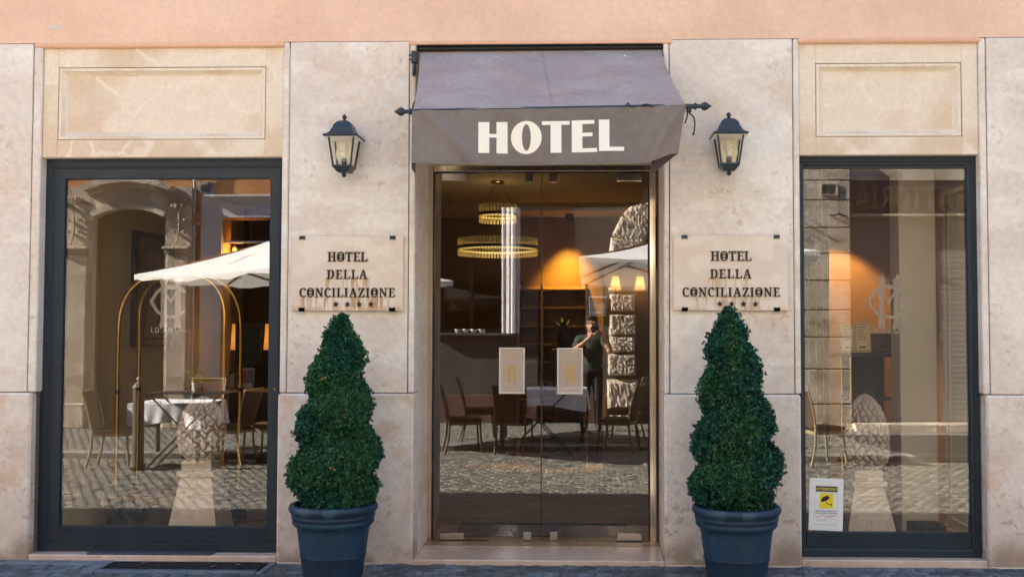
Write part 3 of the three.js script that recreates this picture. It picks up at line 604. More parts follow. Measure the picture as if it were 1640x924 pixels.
// ---------------------------------------------------------------- potted spiral topiaries
const potTex = tex(512, 0.9, (u, v) => { const a = fbm(u, v, 6, 5, 801), k = 0.85 + 0.3 * fbm(u, v, 40, 3, 802, 0.65); const c = mix3([15, 43, 68], [24, 58, 84], sstep(0.4, 0.65, a)); const d = 0.5 * sstep(0.55, 0.75, vnoise(u, v, 46, 2, 811)) * sstep(0.45, 0.7, fbm(u, v, 5, 3, 812)), q = mix3(c, [84, 98, 104], d); return [q[0] * k, q[1] * k, q[2] * k]; });
const potMat = std({ map: potTex, bumpMap: grainBump, bumpScale: 0.001, roughness: 0.55 });
const leafMat = phys({ vertexColors: true, roughness: 0.5, transmission: 0, side: THREE.DoubleSide, color: S(0xffffff) });
const woodMat = std({ color: C(0.12, 0.08, 0.05), roughness: 0.9 });
function topiary(x, z, label, lean, phase, tip, seed) {
  const t = thing('potted_topiary', label, 'topiary', [x, 0, z], 0, 'clipped spiral box trees in blue pots');
  const r = mulberry(seed), ran = (a, b) => a + (b - a) * r();
  part(t, 'pot', lathe([[0, 0], [0.185, 0], [0.19, 0.008], [0.197, 0.06], [0.207, 0.13], [0.212, 0.134], [0.2125, 0.148], [0.21, 0.153], [0.219, 0.215], [0.228, 0.29], [0.236, 0.325], [0.25, 0.336], [0.262, 0.35], [0.264, 0.368], [0.258, 0.376], [0.268, 0.386], [0.27, 0.398], [0.264, 0.408], [0.274, 0.418], [0.285, 0.435], [0.287, 0.452], [0.28, 0.468], [0.267, 0.474], [0.25, 0.472], [0.244, 0.46], [0.24, 0.43], [0.2, 0.42]], 56), potMat);
  part(t, 'soil', new THREE.CircleGeometry(0.242, 32).rotateX(-Math.PI / 2).translate(0, 0.432, 0), std({ color: C(0.03, 0.02, 0.015), roughness: 1 }));
  part(t, 'trunk', tube([[0, 0.42, 0], [0.01, 0.8, 0.01], [lean * 0.6, 1.2, 0], [lean, tip - 0.05, 0]], 0.016, 16, 8), woodMat);
  const y0 = 0.462, H = tip - y0, prof = [[0, 0.235], [0.06, 0.285], [0.13, 0.302], [0.24, 0.3], [0.36, 0.268], [0.52, 0.226], [0.68, 0.186], [0.8, 0.15], [0.9, 0.094], [0.96, 0.05], [1, 0.006]];
  const rad = (k) => { for (let i = 1; i < prof.length; i++) if (k <= prof[i][0]) { const a = prof[i - 1], b = prof[i]; return a[1] + (b[1] - a[1]) * (k - a[0]) / (b[0] - a[0]); } return 0.01; };
  const shape = (th, k) => { const ph = th + phase - k * H / 0.325 * Math.PI * 2, g = Math.pow(0.5 + 0.5 * Math.cos(ph), 2.2); return rad(k) * (0.97 - 0.23 * g) * (1 + 0.035 * Math.sin(3 * th + 9 * k)); };
  const cx = (k) => lean * Math.pow(k, 1.6);
  const pos = [], col = [], v = V3(), n = V3(), a = V3(), b = V3(), q = V3();
  // the dense dark inside
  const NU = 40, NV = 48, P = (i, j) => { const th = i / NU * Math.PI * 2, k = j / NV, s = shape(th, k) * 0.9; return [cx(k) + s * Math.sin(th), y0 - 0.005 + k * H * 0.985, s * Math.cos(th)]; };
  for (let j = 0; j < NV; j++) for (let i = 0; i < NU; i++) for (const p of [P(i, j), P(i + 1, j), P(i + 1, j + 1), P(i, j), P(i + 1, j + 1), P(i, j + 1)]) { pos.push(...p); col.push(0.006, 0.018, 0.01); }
  const nSprig = 11000;
  for (let s = 0; s < nSprig;) {
    const k = r(), th = r() * Math.PI * 2, R0 = shape(th, k);
    if (r() > (R0 + 0.03) / 0.33) continue;
    s++;
    const dk = 0.01, dR = (shape(th, Math.min(1, k + dk)) - shape(th, Math.max(0, k - dk))) / (2 * dk * H), dT = (shape(th + 0.05, k) - shape(th - 0.05, k)) / (0.1 * R0);
    n.set(Math.sin(th), -dR, Math.cos(th)).addScaledVector(q.set(Math.cos(th), 0, -Math.sin(th)), -dT).normalize();
    const rr = R0 * (0.9 + 0.1 * Math.sqrt(r())) + (r() < 0.09 ? ran(0.004, 0.032) : ran(-0.012, 0.006));
    const px = cx(k) + rr * Math.sin(th), py = y0 + k * H * 0.985, pz = rr * Math.cos(th);
    const young = sstep(0.62, 0.8, vnoise((th / 6.2832 + 2) % 1, k, 6, 5, seed)) * 0.8 * r() + (r() < 0.02 ? 0.6 : 0), dry = r() < 0.0025 ? 1 : 0, br = ran(0.45, 1.55) * (0.82 + 0.4 * vnoise((th / 6.2832 + 2) % 1, k, 16, 14, seed + 3));
    const nl = 7;
    for (let l = 0; l < nl; l++) {
      a.set(ran(-1, 1), ran(-1, 1), ran(-1, 1)).normalize().multiplyScalar(1.05).addScaledVector(n, 0.75); a.y += 0.25; a.normalize();
      b.set(ran(-1, 1), ran(-1, 1), ran(-1, 1)).cross(a).normalize();
      const L = ran(0.014, 0.026), Wd = L * ran(0.24, 0.34);
      v.set(px + ran(-0.006, 0.006), py + ran(-0.006, 0.006), pz + ran(-0.006, 0.006));
      q.copy(a).cross(b).multiplyScalar(L * 0.12);
      const m = [v.x + a.x * L * 0.5, v.y + a.y * L * 0.5, v.z + a.z * L * 0.5];
      const A1 = [v.x, v.y, v.z], T1 = [v.x + a.x * L, v.y + a.y * L, v.z + a.z * L], Lf = [m[0] + b.x * Wd + q.x, m[1] + b.y * Wd + q.y, m[2] + b.z * Wd + q.z], Rt = [m[0] - b.x * Wd + q.x, m[1] - b.y * Wd + q.y, m[2] - b.z * Wd + q.z];
      pos.push(...A1, ...T1, ...Lf, ...A1, ...Rt, ...T1);
      const c = dry ? [0.3, 0.2, 0.08] : mix3([0.007 * br, 0.078 * br, 0.048 * br], [0.045, 0.15, 0.04], clamp(young));
      for (let w = 0; w < 6; w++) col.push(...c);
    }
  }
  const g = new THREE.BufferGeometry();
  g.setAttribute('position', new THREE.Float32BufferAttribute(pos, 3));
  g.setAttribute('color', new THREE.Float32BufferAttribute(col, 3));
  g.computeVertexNormals();
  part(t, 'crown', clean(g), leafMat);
}
topiary(-1.705, 0.42, 'clipped spiral box tree in a blue pot below the rust-streaked left plaque', 0.045, 2.2, 1.716, 31);
topiary(0.916, 0.42, 'taller clipped spiral box tree in a blue pot below the cleaner right plaque', -0.05, 0.6, 1.766, 57);

// ---------------------------------------------------------------- things on the glass
function monogram(h, depth) {                    // an H with flared ends over a C, a small M between the stems
  const gs = [];
  for (const s of [-1, 1]) {
    const x = 0.26 * s, w = 0.1;
    gs.push(poly([[x - w * 0.8, -1], [x, -0.9], [x + w * 0.8, -1], [x + w * 1.4, -0.86], [x + w, -0.72], [x + w, 0.62], [x + w * 1.7, 0.78], [x + w * 0.2, 1.02], [x - w * 0.1, 0.86], [x - w * 1.6, 0.74], [x - w, 0.6], [x - w, -0.72], [x - w * 1.5, -0.84]], [], depth));
  }
  gs.push(poly([[-0.16, 0.44], [0.16, 0.44], [0.16, 0.54], [0, 0.5], [-0.16, 0.54]], [], depth));
  gs.push(poly([[-0.17, 0.34], [-0.17, 0.22], [0, -0.1], [0.17, 0.22], [0.17, 0.34], [0, 0.06]], [], depth));
  const o = [], q = [];
  for (let i = 0; i <= 28; i++) { const a = 0.62 + i / 28 * (2 * Math.PI - 1.24), e = 1 + 0.12 * Math.max(0, 1 - Math.abs(a - Math.PI) / 0.35); o.push([0.68 * Math.cos(a) * e, 0.6 * Math.sin(a)]); q.push([0.56 * Math.cos(a) * e, 0.49 * Math.sin(a)]); }
  gs.push(poly([...o, ...q.reverse()], [], depth).translate(0, 0, depth * 0.1));
  return wuv(merge(gs).scale(h / 2, h / 2, 1));
}
const frosted = std({ color: C(0.5, 0.46, 0.42), roughness: 0.8, transparent: true, opacity: 0.55 });
function logo(cx, cy, label) {
  const t = thing('logo_sticker', label, 'sticker', [cx, cy, -0.1195], 0, 'frosted monogram stickers on the shop windows');
  part(t, 'monogram', monogram(0.4, 0.0008), frosted);
  letters(t, 'LO.AN', -0.14, 0.015, -0.222, -0.183, 0, 0.0008, frosted, fontSans, 0.9, 'letter');
  letters(t, 'HOTELS', 0.033, 0.145, -0.222, -0.2, 0, 0.0008, frosted, fontSans, 1, 'letter');
}
logo(2.058, 1.8, 'frosted H and C monogram sticker on the right shop window above the pine cone');
logo(-3.02, 1.8, 'frosted monogram sticker on the left shop window, before the brass trolley');
{
  const t = thing('camera_notice', 'white video surveillance notice with yellow camera symbol in the right shop window', 'notice', [1.608, 0.393, -0.1125]);
  t.rotation.z = -0.03;
  const map = canvasTex(470, 720, (g, w, h) => {
    g.fillStyle = '#e9ecee'; g.fillRect(0, 0, w, h);
    g.fillStyle = '#3a3d3c'; g.fillRect(88, 108, 300, 78);
    g.fillStyle = '#e2d94e'; g.font = 'bold 50px sans-serif'; g.textAlign = 'center'; g.fillText('ATTENZIONE!', 238, 165, 280);
    g.fillStyle = '#f0dc2a'; g.fillRect(142, 206, 190, 210);
    g.fillStyle = '#222'; g.save(); g.translate(232, 290); g.rotate(-0.45); g.fillRect(-68, -30, 108, 46); g.fillRect(-40, -44, 90, 20); g.fillRect(40, -18, 18, 22); g.restore();
    g.strokeStyle = '#222'; g.lineWidth = 9; g.beginPath(); g.moveTo(232, 310); g.lineTo(252, 356); g.lineTo(306, 360); g.stroke(); g.fillRect(302, 338, 10, 44);
    g.fillStyle = '#333'; g.font = 'bold 29px sans-serif'; g.fillText('AREA VIDEOSORVEGLIATA', 236, 462, 310); g.fillText('LA REGISTRAZIONE È EFFETTUATA', 236, 494, 310);
    g.fillStyle = '#b03636'; g.font = 'bold 22px sans-serif'; g.fillText('PER FINI DI SICUREZZA', 262, 524, 200); g.fillText('E TUTELA', 262, 548, 110);
    g.fillStyle = '#333'; g.fillText('ART. 13', 130, 540, 90); g.font = '18px sans-serif'; g.fillText('Reg. UE 2016/679', 170, 590, 170);
    g.strokeStyle = '#999'; g.lineWidth = 2; g.strokeRect(70, 560, 320, 76); g.strokeRect(70, 200, 320, 440);
  });
  const f = new THREE.PlaneGeometry(0.235, 0.36), b = f.clone().rotateY(Math.PI).translate(0, 0, -0.0012);
  part(t, 'paper', f, std({ map, roughness: 0.7 }));
  part(t, 'paper_back', b, std({ color: C(0.8, 0.8, 0.8), roughness: 0.8 }));
}
const gold = std({ color: C(0.75, 0.52, 0.2), metalness: 0.9, roughness: 0.3 });
for (const [x, y, label] of [[-0.622, 1.295, 'framed menu page with gold monogram on the left door leaf'], [-0.185, 1.293, 'framed menu page with gold monogram on the right door leaf']]) {
  const t = thing('menu_holder', label, 'menu', [x, y, -0.612], 0, 'framed menus on the door leaves');
  part(t, 'frame', [frameRing(-0.097, 0.097, -0.173, 0.173, [[0, -0.012], [0, 0.004], [0.003, 0.007], [0.01, 0.007], [0.013, 0.001], [0.016, -0.004]])], std({ color: C(0.8, 0.76, 0.72), metalness: 0.15, roughness: 0.35 }));
  part(t, 'page', cb(-0.086, 0.086, -0.162, 0.162, -0.013, -0.005, 0), std({ color: C(0.6, 0.5, 0.44), roughness: 0.7 }));
  part(t, 'monogram', monogram(0.15, 0.001).translate(0, -0.02, -0.0045), gold);
  part(t, 'cover', new THREE.PlaneGeometry(0.168, 0.32).translate(0, 0, 0.0005), clearGlass);
}
// ---------------------------------------------------------------- inside the hotel
const beigeWall = std({ map: tex(256, 2, (u, v) => { const k = 0.96 + 0.08 * fbm(u, v, 6, 4, 901); return [206 * k, 190 * k, 162 * k]; }), roughness: 0.9 });
const brownWall = std({ map: tex(256, 2, (u, v) => { const k = 0.92 + 0.16 * fbm(u, v, 8, 4, 905); return [118 * k, 88 * k, 56 * k]; }), roughness: 0.85 });
const creamPaint = std({ color: C(0.72, 0.66, 0.55), roughness: 0.8 });
const floorTex = tex(512, 1.2, (u, v) => { const k = 0.9 + 0.2 * fbm(u, v, 10, 5, 911); return [150 * k, 124 * k, 96 * k]; });
const floorMat = std({ map: floorTex, roughness: 0.28 });
const woodTex = (c1, c2, s) => tex(512, 0.9, (u, v) => { const g = fbm(u, v, 3, 5, s, 0.6, 40), f = fbm(u, v, 6, 3, s + 3, 0.6, 120); const c = mix3(c1, c2, clamp(g * 0.7 + f * 0.4)); return c; });
const darkWood = std({ map: woodTex([40, 27, 18], [74, 50, 32], 921), roughness: 0.42 });
const oak = std({ map: woodTex([128, 90, 52], [164, 122, 76], 931), roughness: 0.55 });
const room = struct('floor', cb(-4.44, 3.04, -0.02, 0.02, -6.04, -0.36, 0), floorMat);
for (let j = 0; j < 9; j++) for (let i = 0; i < 12; i++) part(room, 'floor_tile', cb(-4.43 + i * 0.62, -3.813 + i * 0.62, 0.0205, 0.028, -6.03 + j * 0.62, -5.413 + j * 0.62, 0.002, i * 0.77, j * 1.3), floorMat);
struct('ceiling', [cb(-4.44, 3.04, 2.972, 3.24, -1.9, -0.76, 0), cb(-4.44, 3.04, 3.06, 3.24, -4.8, -1.901, 0), cb(-4.44, 3.04, 2.972, 3.24, -6.04, -4.801, 0), cb(-4.44, -1.44, 2.972, 3.24, -0.759, -0.36, 0), cb(0.66, 3.04, 2.972, 3.24, -0.759, -0.36, 0)], std({ color: C(0.4, 0.33, 0.25), roughness: 0.9 }));
struct('wall', cb(-4.44, -3.97, 0.028, 2.971, -6.03, -0.345, 0, 0.3), beigeWall);
struct('wall', cb(2.752, 3.04, 0.028, 2.971, -6.03, -0.345, 0, 0.8), creamPaint);
struct('wall', cb(-3.969, 2.751, 0.028, 2.971, -6.03, -5.5, 0, 0.1), brownWall);
struct('wall', cb(-2.16, -2.04, 0.028, 2.971, -5.499, -0.36, 0, 0.6), brownWall);
struct('wall', cb(0.98, 1.08, 0.028, 2.971, -5.499, -0.36, 0, 0.2), brownWall);
struct('wall', cb(-3.969, -2.161, 0.028, 2.971, -4.6, -4.5, 0, 0.9), std({ color: C(0.07, 0.05, 0.035), roughness: 0.8 }));
struct('wall', cb(1.081, 2.751, 0.028, 2.971, -2.2, -2.1, 0, 0.4), std({ color: C(0.42, 0.3, 0.18), roughness: 0.85 }));
struct('wall', cb(0.1, 0.979, 0.028, 2.3, -5.0, -4.72, 0.004, 0.7), std({ color: C(0.22, 0.17, 0.11), roughness: 0.85 }));
struct('column', cb(2.312, 2.588, 0.028, 2.971, -1.0, -0.75, 0.006, 0.2), creamPaint);

// ---- behind the left window
{
  const t = thing('wall_picture', 'dark poster in a heavy black frame, hung on the side wall left of the trolley', 'picture', [-3.968, 1.955, -2.02], Math.PI / 2);
  part(t, 'frame', frameRing(-0.42, 0.42, -0.5, 0.5, [[0, 0.001], [0, 0.035], [0.006, 0.04], [0.055, 0.04], [0.07, 0.022], [0.075, 0.012]]), black);
  part(t, 'print', new THREE.PlaneGeometry(0.7, 0.86).translate(0, 0, 0.011), std({ map: canvasTex(350, 430, (g, w, h) => {
    g.fillStyle = '#4a382a'; g.fillRect(0, 0, w, h);
    const r = mulberry(3);
    for (let i = 0; i < 300; i++) { g.fillStyle = `rgba(${110 + r() * 60},${80 + r() * 50},${50 + r() * 40},0.12)`; g.beginPath(); g.ellipse(r() * w, r() * h, 8 + r() * 50, 6 + r() * 40, r() * 3, 0, 7); g.fill(); }
    g.fillStyle = 'rgba(190,160,120,0.5)'; g.beginPath(); g.moveTo(90, 430); g.lineTo(150, 210); g.lineTo(175, 120); g.lineTo(200, 210); g.lineTo(260, 430); g.fill();
    g.fillStyle = 'rgba(30,20,16,0.6)'; g.beginPath(); g.ellipse(176, 190, 16, 70, 0, 0, 7); g.fill();
  }), roughness: 0.6 }));
}
{
  const t = thing('luggage_trolley', 'brass birdcage luggage trolley with tall arched rails inside the left window', 'trolley', [-3.315, 0.028, -1.06]);
  const hoop = (z) => { const p = [[-0.42, 0.3, z]]; for (let i = 0; i <= 24; i++) { const a = Math.PI - i / 24 * Math.PI; p.push([0.42 * Math.sign(Math.cos(a)) * Math.pow(Math.abs(Math.cos(a)), 0.8), 1.6 + 0.42 * Math.pow(Math.sin(a), 0.8), z * (1 - 0.35 * Math.sin(a))]); } p.push([0.42, 0.3, z]); return p; };
  part(t, 'rail', tube(hoop(0.19), 0.0165, 90, 10), brass); part(t, 'rail', tube(hoop(-0.19), 0.0165, 90, 10), brass);
  part(t, 'hanging_bar', [bar([0, 2.01, -0.125], [0, 2.01, 0.125], 0.012), ball(0.03, 0, 2.03, 0)], brass);
  for (const [x, z] of [[-0.42, 0.19], [0.42, 0.19], [-0.42, -0.19], [0.42, -0.19]]) part(t, 'collar', [bar([x, 1.07, z], [x, 1.1, z], 0.022, 0.022, 12), bar([x, 0.28, z], [x, 0.32, z], 0.028, 0.024, 12)], black);
  part(t, 'deck', [cb(-0.5, 0.5, 0.2, 0.28, -0.27, 0.27, 0.02)], brass);
  part(t, 'carpet', cb(-0.47, 0.47, 0.281, 0.293, -0.24, 0.24, 0.004), std({ color: C(0.16, 0.03, 0.03), roughness: 1 }));
  for (const [x, z] of [[-0.4, 0.2], [0.4, 0.2], [-0.4, -0.2], [0.4, -0.2]]) part(t, 'wheel', [clean(new THREE.CylinderGeometry(0.075, 0.075, 0.035, 18).rotateX(Math.PI / 2).translate(x, 0.076, z)), cb(x - 0.02, x + 0.02, 0.1, 0.199, z - 0.03, z + 0.03, 0.004)], black);
}
const pineStone = std({ map: tex(256, 0.5, (u, v) => { const k = 0.85 + 0.3 * fbm(u, v, 12, 4, 951, 0.6); return [206 * k, 194 * k, 186 * k]; }), bumpMap: grainBump, bumpScale: 0.003, roughness: 0.85 });
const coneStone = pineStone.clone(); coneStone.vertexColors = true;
function pineCone(x, y, z, h, r, tipPow, label) {
  const t = thing('stone_pine_cone', label, 'sculpture', [x, y, z], 0, 'stone pine cones on pedestals inside the windows');
  const prof = (k) => r * Math.pow(Math.max(0.0005, Math.sin(Math.PI * Math.pow(0.1 + k * 0.9, tipPow))), 0.55);
  const n = 15, rows = 12, tri = (q) => 1 - Math.abs(2 * (q - Math.floor(q)) - 1);
  const lat = (u0, v0) => { const u = u0 + 0.009 * Math.sin(v0 * 41 + u0 * 25.13), v = v0 + 0.016 * Math.sin(u0 * 56.55 + 1) * Math.sin(v0 * 23), a = u * n + v * rows * 0.5, b = u * n - v * rows * 0.5; return Math.min(tri(a), tri(b)); };
  const g = grid(260, 170, (u, v) => {
    const th = u * Math.PI * 2, e = lat(u, v), lift = 0.17 * r * Math.pow(clamp(e * 1.5), 0.55), R0 = prof(v) * (0.86 + 0.02 * Math.sin(u * 43.98 + v * 31) * Math.sin(v * 37)) + lift * Math.min(1, 7 * (1 - v), 9 * v);
    return [R0 * Math.sin(th), v * h, R0 * Math.cos(th)];
  });
  const uv = g.attributes.uv, col = new Float32Array(uv.count * 3);     // shade painted into the gaps between the scales
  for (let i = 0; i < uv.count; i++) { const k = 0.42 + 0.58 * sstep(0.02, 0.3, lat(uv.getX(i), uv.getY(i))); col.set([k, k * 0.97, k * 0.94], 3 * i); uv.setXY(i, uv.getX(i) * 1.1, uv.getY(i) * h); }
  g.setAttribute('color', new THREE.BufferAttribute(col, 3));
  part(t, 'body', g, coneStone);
  return t;
}
function pedestal(x, z, y1, b, s, label) {
  const t = thing('stone_pedestal', label, 'pedestal', [x, 0.028, z], 0, 'tapered stone pedestals inside the windows');
  y1 -= 0.028;
  const fr = (w0, w1, a, c) => { const g = new THREE.CylinderGeometry(w1 / Math.SQRT2 * 2 / 2 * 1, w0 / Math.SQRT2, c - a, 4, 1, false, Math.PI / 4).toNonIndexed(); g.computeVertexNormals(); return wuv(g.translate(0, (a + c) / 2, 0)); };
  part(t, 'shaft', fr(b, s, 0, y1 - 0.115), stone);
  part(t, 'cap_moulding', cb(-s * 0.6, s * 0.6, y1 - 0.1145, y1 - 0.075, -s * 0.6, s * 0.6, 0.006), stone);
  part(t, 'neck', cb(-s * 0.49, s * 0.49, y1 - 0.0745, y1, -s * 0.49, s * 0.49, 0.006), stone);
}
pedestal(-2.93, -0.52, 0.635, 0.40, 0.23, 'tapered pale stone pedestal inside the left window, under its pine cone');
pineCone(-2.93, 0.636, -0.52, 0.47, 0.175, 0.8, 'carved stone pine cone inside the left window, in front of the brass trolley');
pedestal(1.985, -0.52, 0.585, 0.40, 0.21, 'tapered pale stone pedestal inside the right window, beside the camera notice');
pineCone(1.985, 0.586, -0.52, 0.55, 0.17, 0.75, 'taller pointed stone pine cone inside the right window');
{
  const t = thing('reception_desk', 'dark reception desk with gold-edged top deep behind the left window', 'desk', [-3.06, 0.028, -3.05]);
  part(t, 'front_panel', cb(-0.88, 0.86, 0, 0.98, -0.28, 0.26, 0.004), darkWood);
  part(t, 'top', cb(-0.9, 0.88, 0.981, 1.01, -0.3, 0.3, 0.006), std({ color: C(0.02, 0.018, 0.016), roughness: 0.15 }));
  part(t, 'edge_trim', cb(-0.9, 0.88, 0.975, 1.012, 0.301, 0.315, 0.004), brass);
}
const glowShade = (c, e) => phys({ color: C(0.85, 0.6, 0.3), emissive: C(...c), emissiveIntensity: e, roughness: 0.9, transmission: 0.3, thickness: 0, side: THREE.DoubleSide });
function lampLight(x, y, z, col, cd, name, radius = 1.5) { const l = new THREE.PointLight(C(...col), cd * 0.12); l.name = name; l.position.set(x, y, z); l.castShadow = true; l.shadow.radius = radius; l.decay = 2; return l; }
for (const [x, z, label] of [[-3.56, -3.2, 'desk lamp with orange shade on the reception desk, seen between the trolley rails'], [-3.24, -3.25, 'desk lamp with orange shade on the reception desk, half behind the monitor']]) {
  const t = thing('desk_lamp', label, 'lamp', [x, 1.039, z], 0, 'orange desk lamps on the reception desk');
  part(t, 'base', lathe([[0, 0], [0.07, 0], [0.07, 0.012], [0.015, 0.03], [0.012, 0.36], [0, 0.36]], 18), black);
  part(t, 'lamp_shade', lathe([[0.09, 0.36], [0.075, 0.62]], 24), glowShade([1, 0.42, 0.05], 0.06));
  part(t, 'bulb', ball(0.025, 0, 0.47, 0, 10, 8), std({ color: C(1, 0.8, 0.5), emissive: C(1, 0.6, 0.2), emissiveIntensity: 0.3 }));
  t.add(lampLight(0, 0.47, 0, [1, 0.6, 0.25], 0.07, 'desk_lamp'));
}
{
  const t = thing('monitor', 'black computer monitor standing on the reception desk between two orange lamps', 'monitor', [-3.4, 1.039, -3.0], 0.25);
  part(t, 'screen_panel', cb(-0.13, 0.12, 0.22, 0.62, -0.02, 0.01, 0.006), black);
  part(t, 'bezel', frameRing(-0.13, 0.12, 0.22, 0.62, [[0, 0.01], [0.002, 0.014], [0.008, 0.014], [0.009, 0.0105]]), std({ color: C(0.04, 0.04, 0.04), roughness: 0.3 }));
  part(t, 'stand', [cb(-0.02, 0.02, 0.01, 0.22, -0.04, -0.022, 0.003), cb(-0.09, 0.09, 0, 0.01, -0.1, 0.06, 0.003)], black);
}
{
  const t = thing('leaflet_rack', 'white leaflet holder with red and blue brochures on the reception desk', 'leaflet holder', [-3.37, 1.039, -2.83], 0.1);
  part(t, 'holder', [cb(-0.07, 0.07, 0, 0.012, -0.04, 0.05, 0.002), sbar([0, 0.01, -0.03], [0, 0.19, -0.05], 0.14, 0.006), cb(-0.07, 0.07, 0.0, 0.05, 0.044, 0.05, 0.001)], std({ color: C(0.7, 0.68, 0.64), roughness: 0.5 }));
  for (const [x, c] of [[-0.033, C(0.45, 0.06, 0.05)], [0.033, C(0.07, 0.1, 0.35)]]) part(t, 'brochure', sbar([x, 0.014, -0.015], [x, 0.17, -0.036], 0.06, 0.012), std({ color: c, roughness: 0.4 }));
}
for (const [dx, h, c, label] of [[0, 0.16, C(0.03, 0.09, 0.2), 'dark blue booklet upright on the reception desk, left of the brochures'], [0.06, 0.13, C(0.5, 0.47, 0.4), 'cream booklet upright on the reception desk, beside a blue one']]) solo('booklet', cb(-3.6 + dx, -3.55 + dx, 1.0395, 1.04 + h, -2.98, -2.86, 0.002), std({ color: c, roughness: 0.5 }), label, 'booklet');
{
  const t = thing('round_mirror', 'round dark mirror on the wall behind the reception desk', 'mirror', [-3.42, 1.83, -4.498]);
  part(t, 'frame', clean(new THREE.TorusGeometry(0.17, 0.02, 10, 32)), black);
  part(t, 'glass', new THREE.CircleGeometry(0.16, 28).translate(0, 0, 0.004), std({ color: C(0.4, 0.4, 0.38), metalness: 1, roughness: 0.05 }));
}
// ---- behind the entrance
function ring(t, y, r, h, n) {
  const rods = [];
  for (let i = 0; i < n; i++) { const a = i / n * Math.PI * 2, x = r * Math.cos(a), z = r * Math.sin(a); const w = Math.PI * r / n * 0.72; for (const [ya, yb] of [[y + 0.016, y + h * 0.62], [y - h * 0.55, y - 0.016]]) rods.push(cb(-w, w, ya, yb, -0.004, 0.004, 0.002).rotateY(Math.PI / 2 - a).translate(x, 0, z)); }
  const p = part(t, 'band', lathe([[r - 0.02, y - 0.014], [r + 0.012, y - 0.014], [r + 0.012, y + 0.014], [r - 0.02, y + 0.014], [r - 0.02, y - 0.014]], 48), std({ color: C(0.03, 0.022, 0.014), metalness: 0.4, roughness: 0.35 }));
  tag(part(p, 'crystal_rods', rods, phys({ color: C(0.95, 0.88, 0.6), roughness: 0.05, transmission: 0.75, thickness: 0, ior: 1.6, emissive: C(1, 0.78, 0.35), emissiveIntensity: 0.009 })), null, null, null, 'stuff');
  part(p, 'light_strip', lathe([[r - 0.019, y - 0.03], [r - 0.006, y - 0.03], [r - 0.006, y - 0.015], [r - 0.019, y - 0.015], [r - 0.019, y - 0.03]], 48), std({ color: C(1, 0.9, 0.6), emissive: C(1, 0.76, 0.36), emissiveIntensity: 0.12 }));
}
{
  const t = thing('chandelier', 'two-ring brass and crystal rod chandelier glowing inside the entrance', 'chandelier', [-0.95, 0, -3]);
  ring(t, 2.735, 0.185, 0.15, 34); ring(t, 2.405, 0.39, 0.14, 76);
  part(t, 'ceiling_rose', lathe([[0, 3.04], [0.07, 3.04], [0.07, 3.059], [0, 3.059]], 24), brass);
  for (let k = 0; k < 3; k++) { const a = k * 2.094 + 0.4; part(t, 'cable', [bar([0.03 * Math.cos(a), 3.04, 0.03 * Math.sin(a)], [0.18 * Math.cos(a), 2.75, 0.18 * Math.sin(a)], 0.0022, 0.0022, 5), bar([0.18 * Math.cos(a), 2.72, 0.18 * Math.sin(a)], [0.385 * Math.cos(a), 2.42, 0.385 * Math.sin(a)], 0.0022, 0.0022, 5)], black); }
  t.add(lampLight(0, 2.33, 0, [1, 0.72, 0.32], 0.5, 'chandelier', 10), lampLight(0, 2.64, 0, [1, 0.72, 0.32], 0.12, 'chandelier', 6));
}
{
  const t = thing('bookcase', 'tall wooden shelf unit against the back wall, lit from above', 'shelves', [-0.5, 0.028, -5.32]);
  part(t, 'back', cb(-0.42, 0.4, 0, 2.1, -0.175, -0.165, 0), oak);
  for (const x of [-0.42, -0.14, 0.39]) part(t, 'upright', cb(x, x + 0.03, 0, 2.12, -0.16, 0.16, 0.002), oak);
  for (let k = 0; k < 10; k++) part(t, 'shelf', [cb(-0.389, -0.141, 0.1 + k * 0.215, 0.122 + k * 0.215, -0.16, 0.155, 0.001), cb(-0.109, 0.389, 0.1 + k * 0.215, 0.122 + k * 0.215, -0.16, 0.155, 0.001)], oak);
}
{
  const t = thing('ceiling_spotlight', 'small ceiling spotlight washing the back wall with yellow light', 'spotlight', [-0.3, 2.971, -5.16]);
  part(t, 'housing', lathe([[0.05, 0], [0.05, -0.09], [0.042, -0.09], [0.042, -0.03], [0, -0.03]], 20), black);
  part(t, 'lamp_face', new THREE.CircleGeometry(0.04, 20).rotateX(Math.PI / 2).translate(0, -0.06, 0), std({ color: C(1, 0.9, 0.6), emissive: C(1, 0.6, 0.12), emissiveIntensity: 0.4 }));
  const s = new THREE.SpotLight(C(1, 0.64, 0.11), 3.6, 0, 0.62, 0.75, 2);
  s.name = 'ceiling_spotlight'; s.position.set(0, -0.1, 0); s.target.position.set(-0.02, -1.2, -0.3); s.castShadow = true; s.shadow.radius = 2; t.add(s, s.target);
}
for (const [x, label] of [[0.235, 'left of two cone-shaded wall lamps glowing behind the entrance'], [0.51, 'right of two cone-shaded wall lamps glowing behind the entrance']]) {
  const t = thing('wall_lamp', label, 'lamp', [x, 2.13, -4.6], 0, 'cone-shaded wall lamps');
  part(t, 'lamp_shade', lathe([[0.062, -0.075], [0.035, 0.075]], 22), glowShade([1, 0.62, 0.2], 0.1));
  part(t, 'bulb', ball(0.02, 0, -0.01, 0, 10, 8), std({ color: C(1, 0.9, 0.7), emissive: C(1, 0.7, 0.3), emissiveIntensity: 0.3 }));
  part(t, 'bracket', [bar([0, -0.05, -0.118], [0, -0.1, -0.06], 0.006), bar([0, -0.1, -0.06], [0, -0.03, 0], 0.006), cb(-0.03, 0.03, -0.1, 0, -0.119, -0.112, 0.002)], brass);
  t.add(lampLight(0, -0.01, 0, [1, 0.68, 0.3], 0.08, 'wall_lamp'));
}
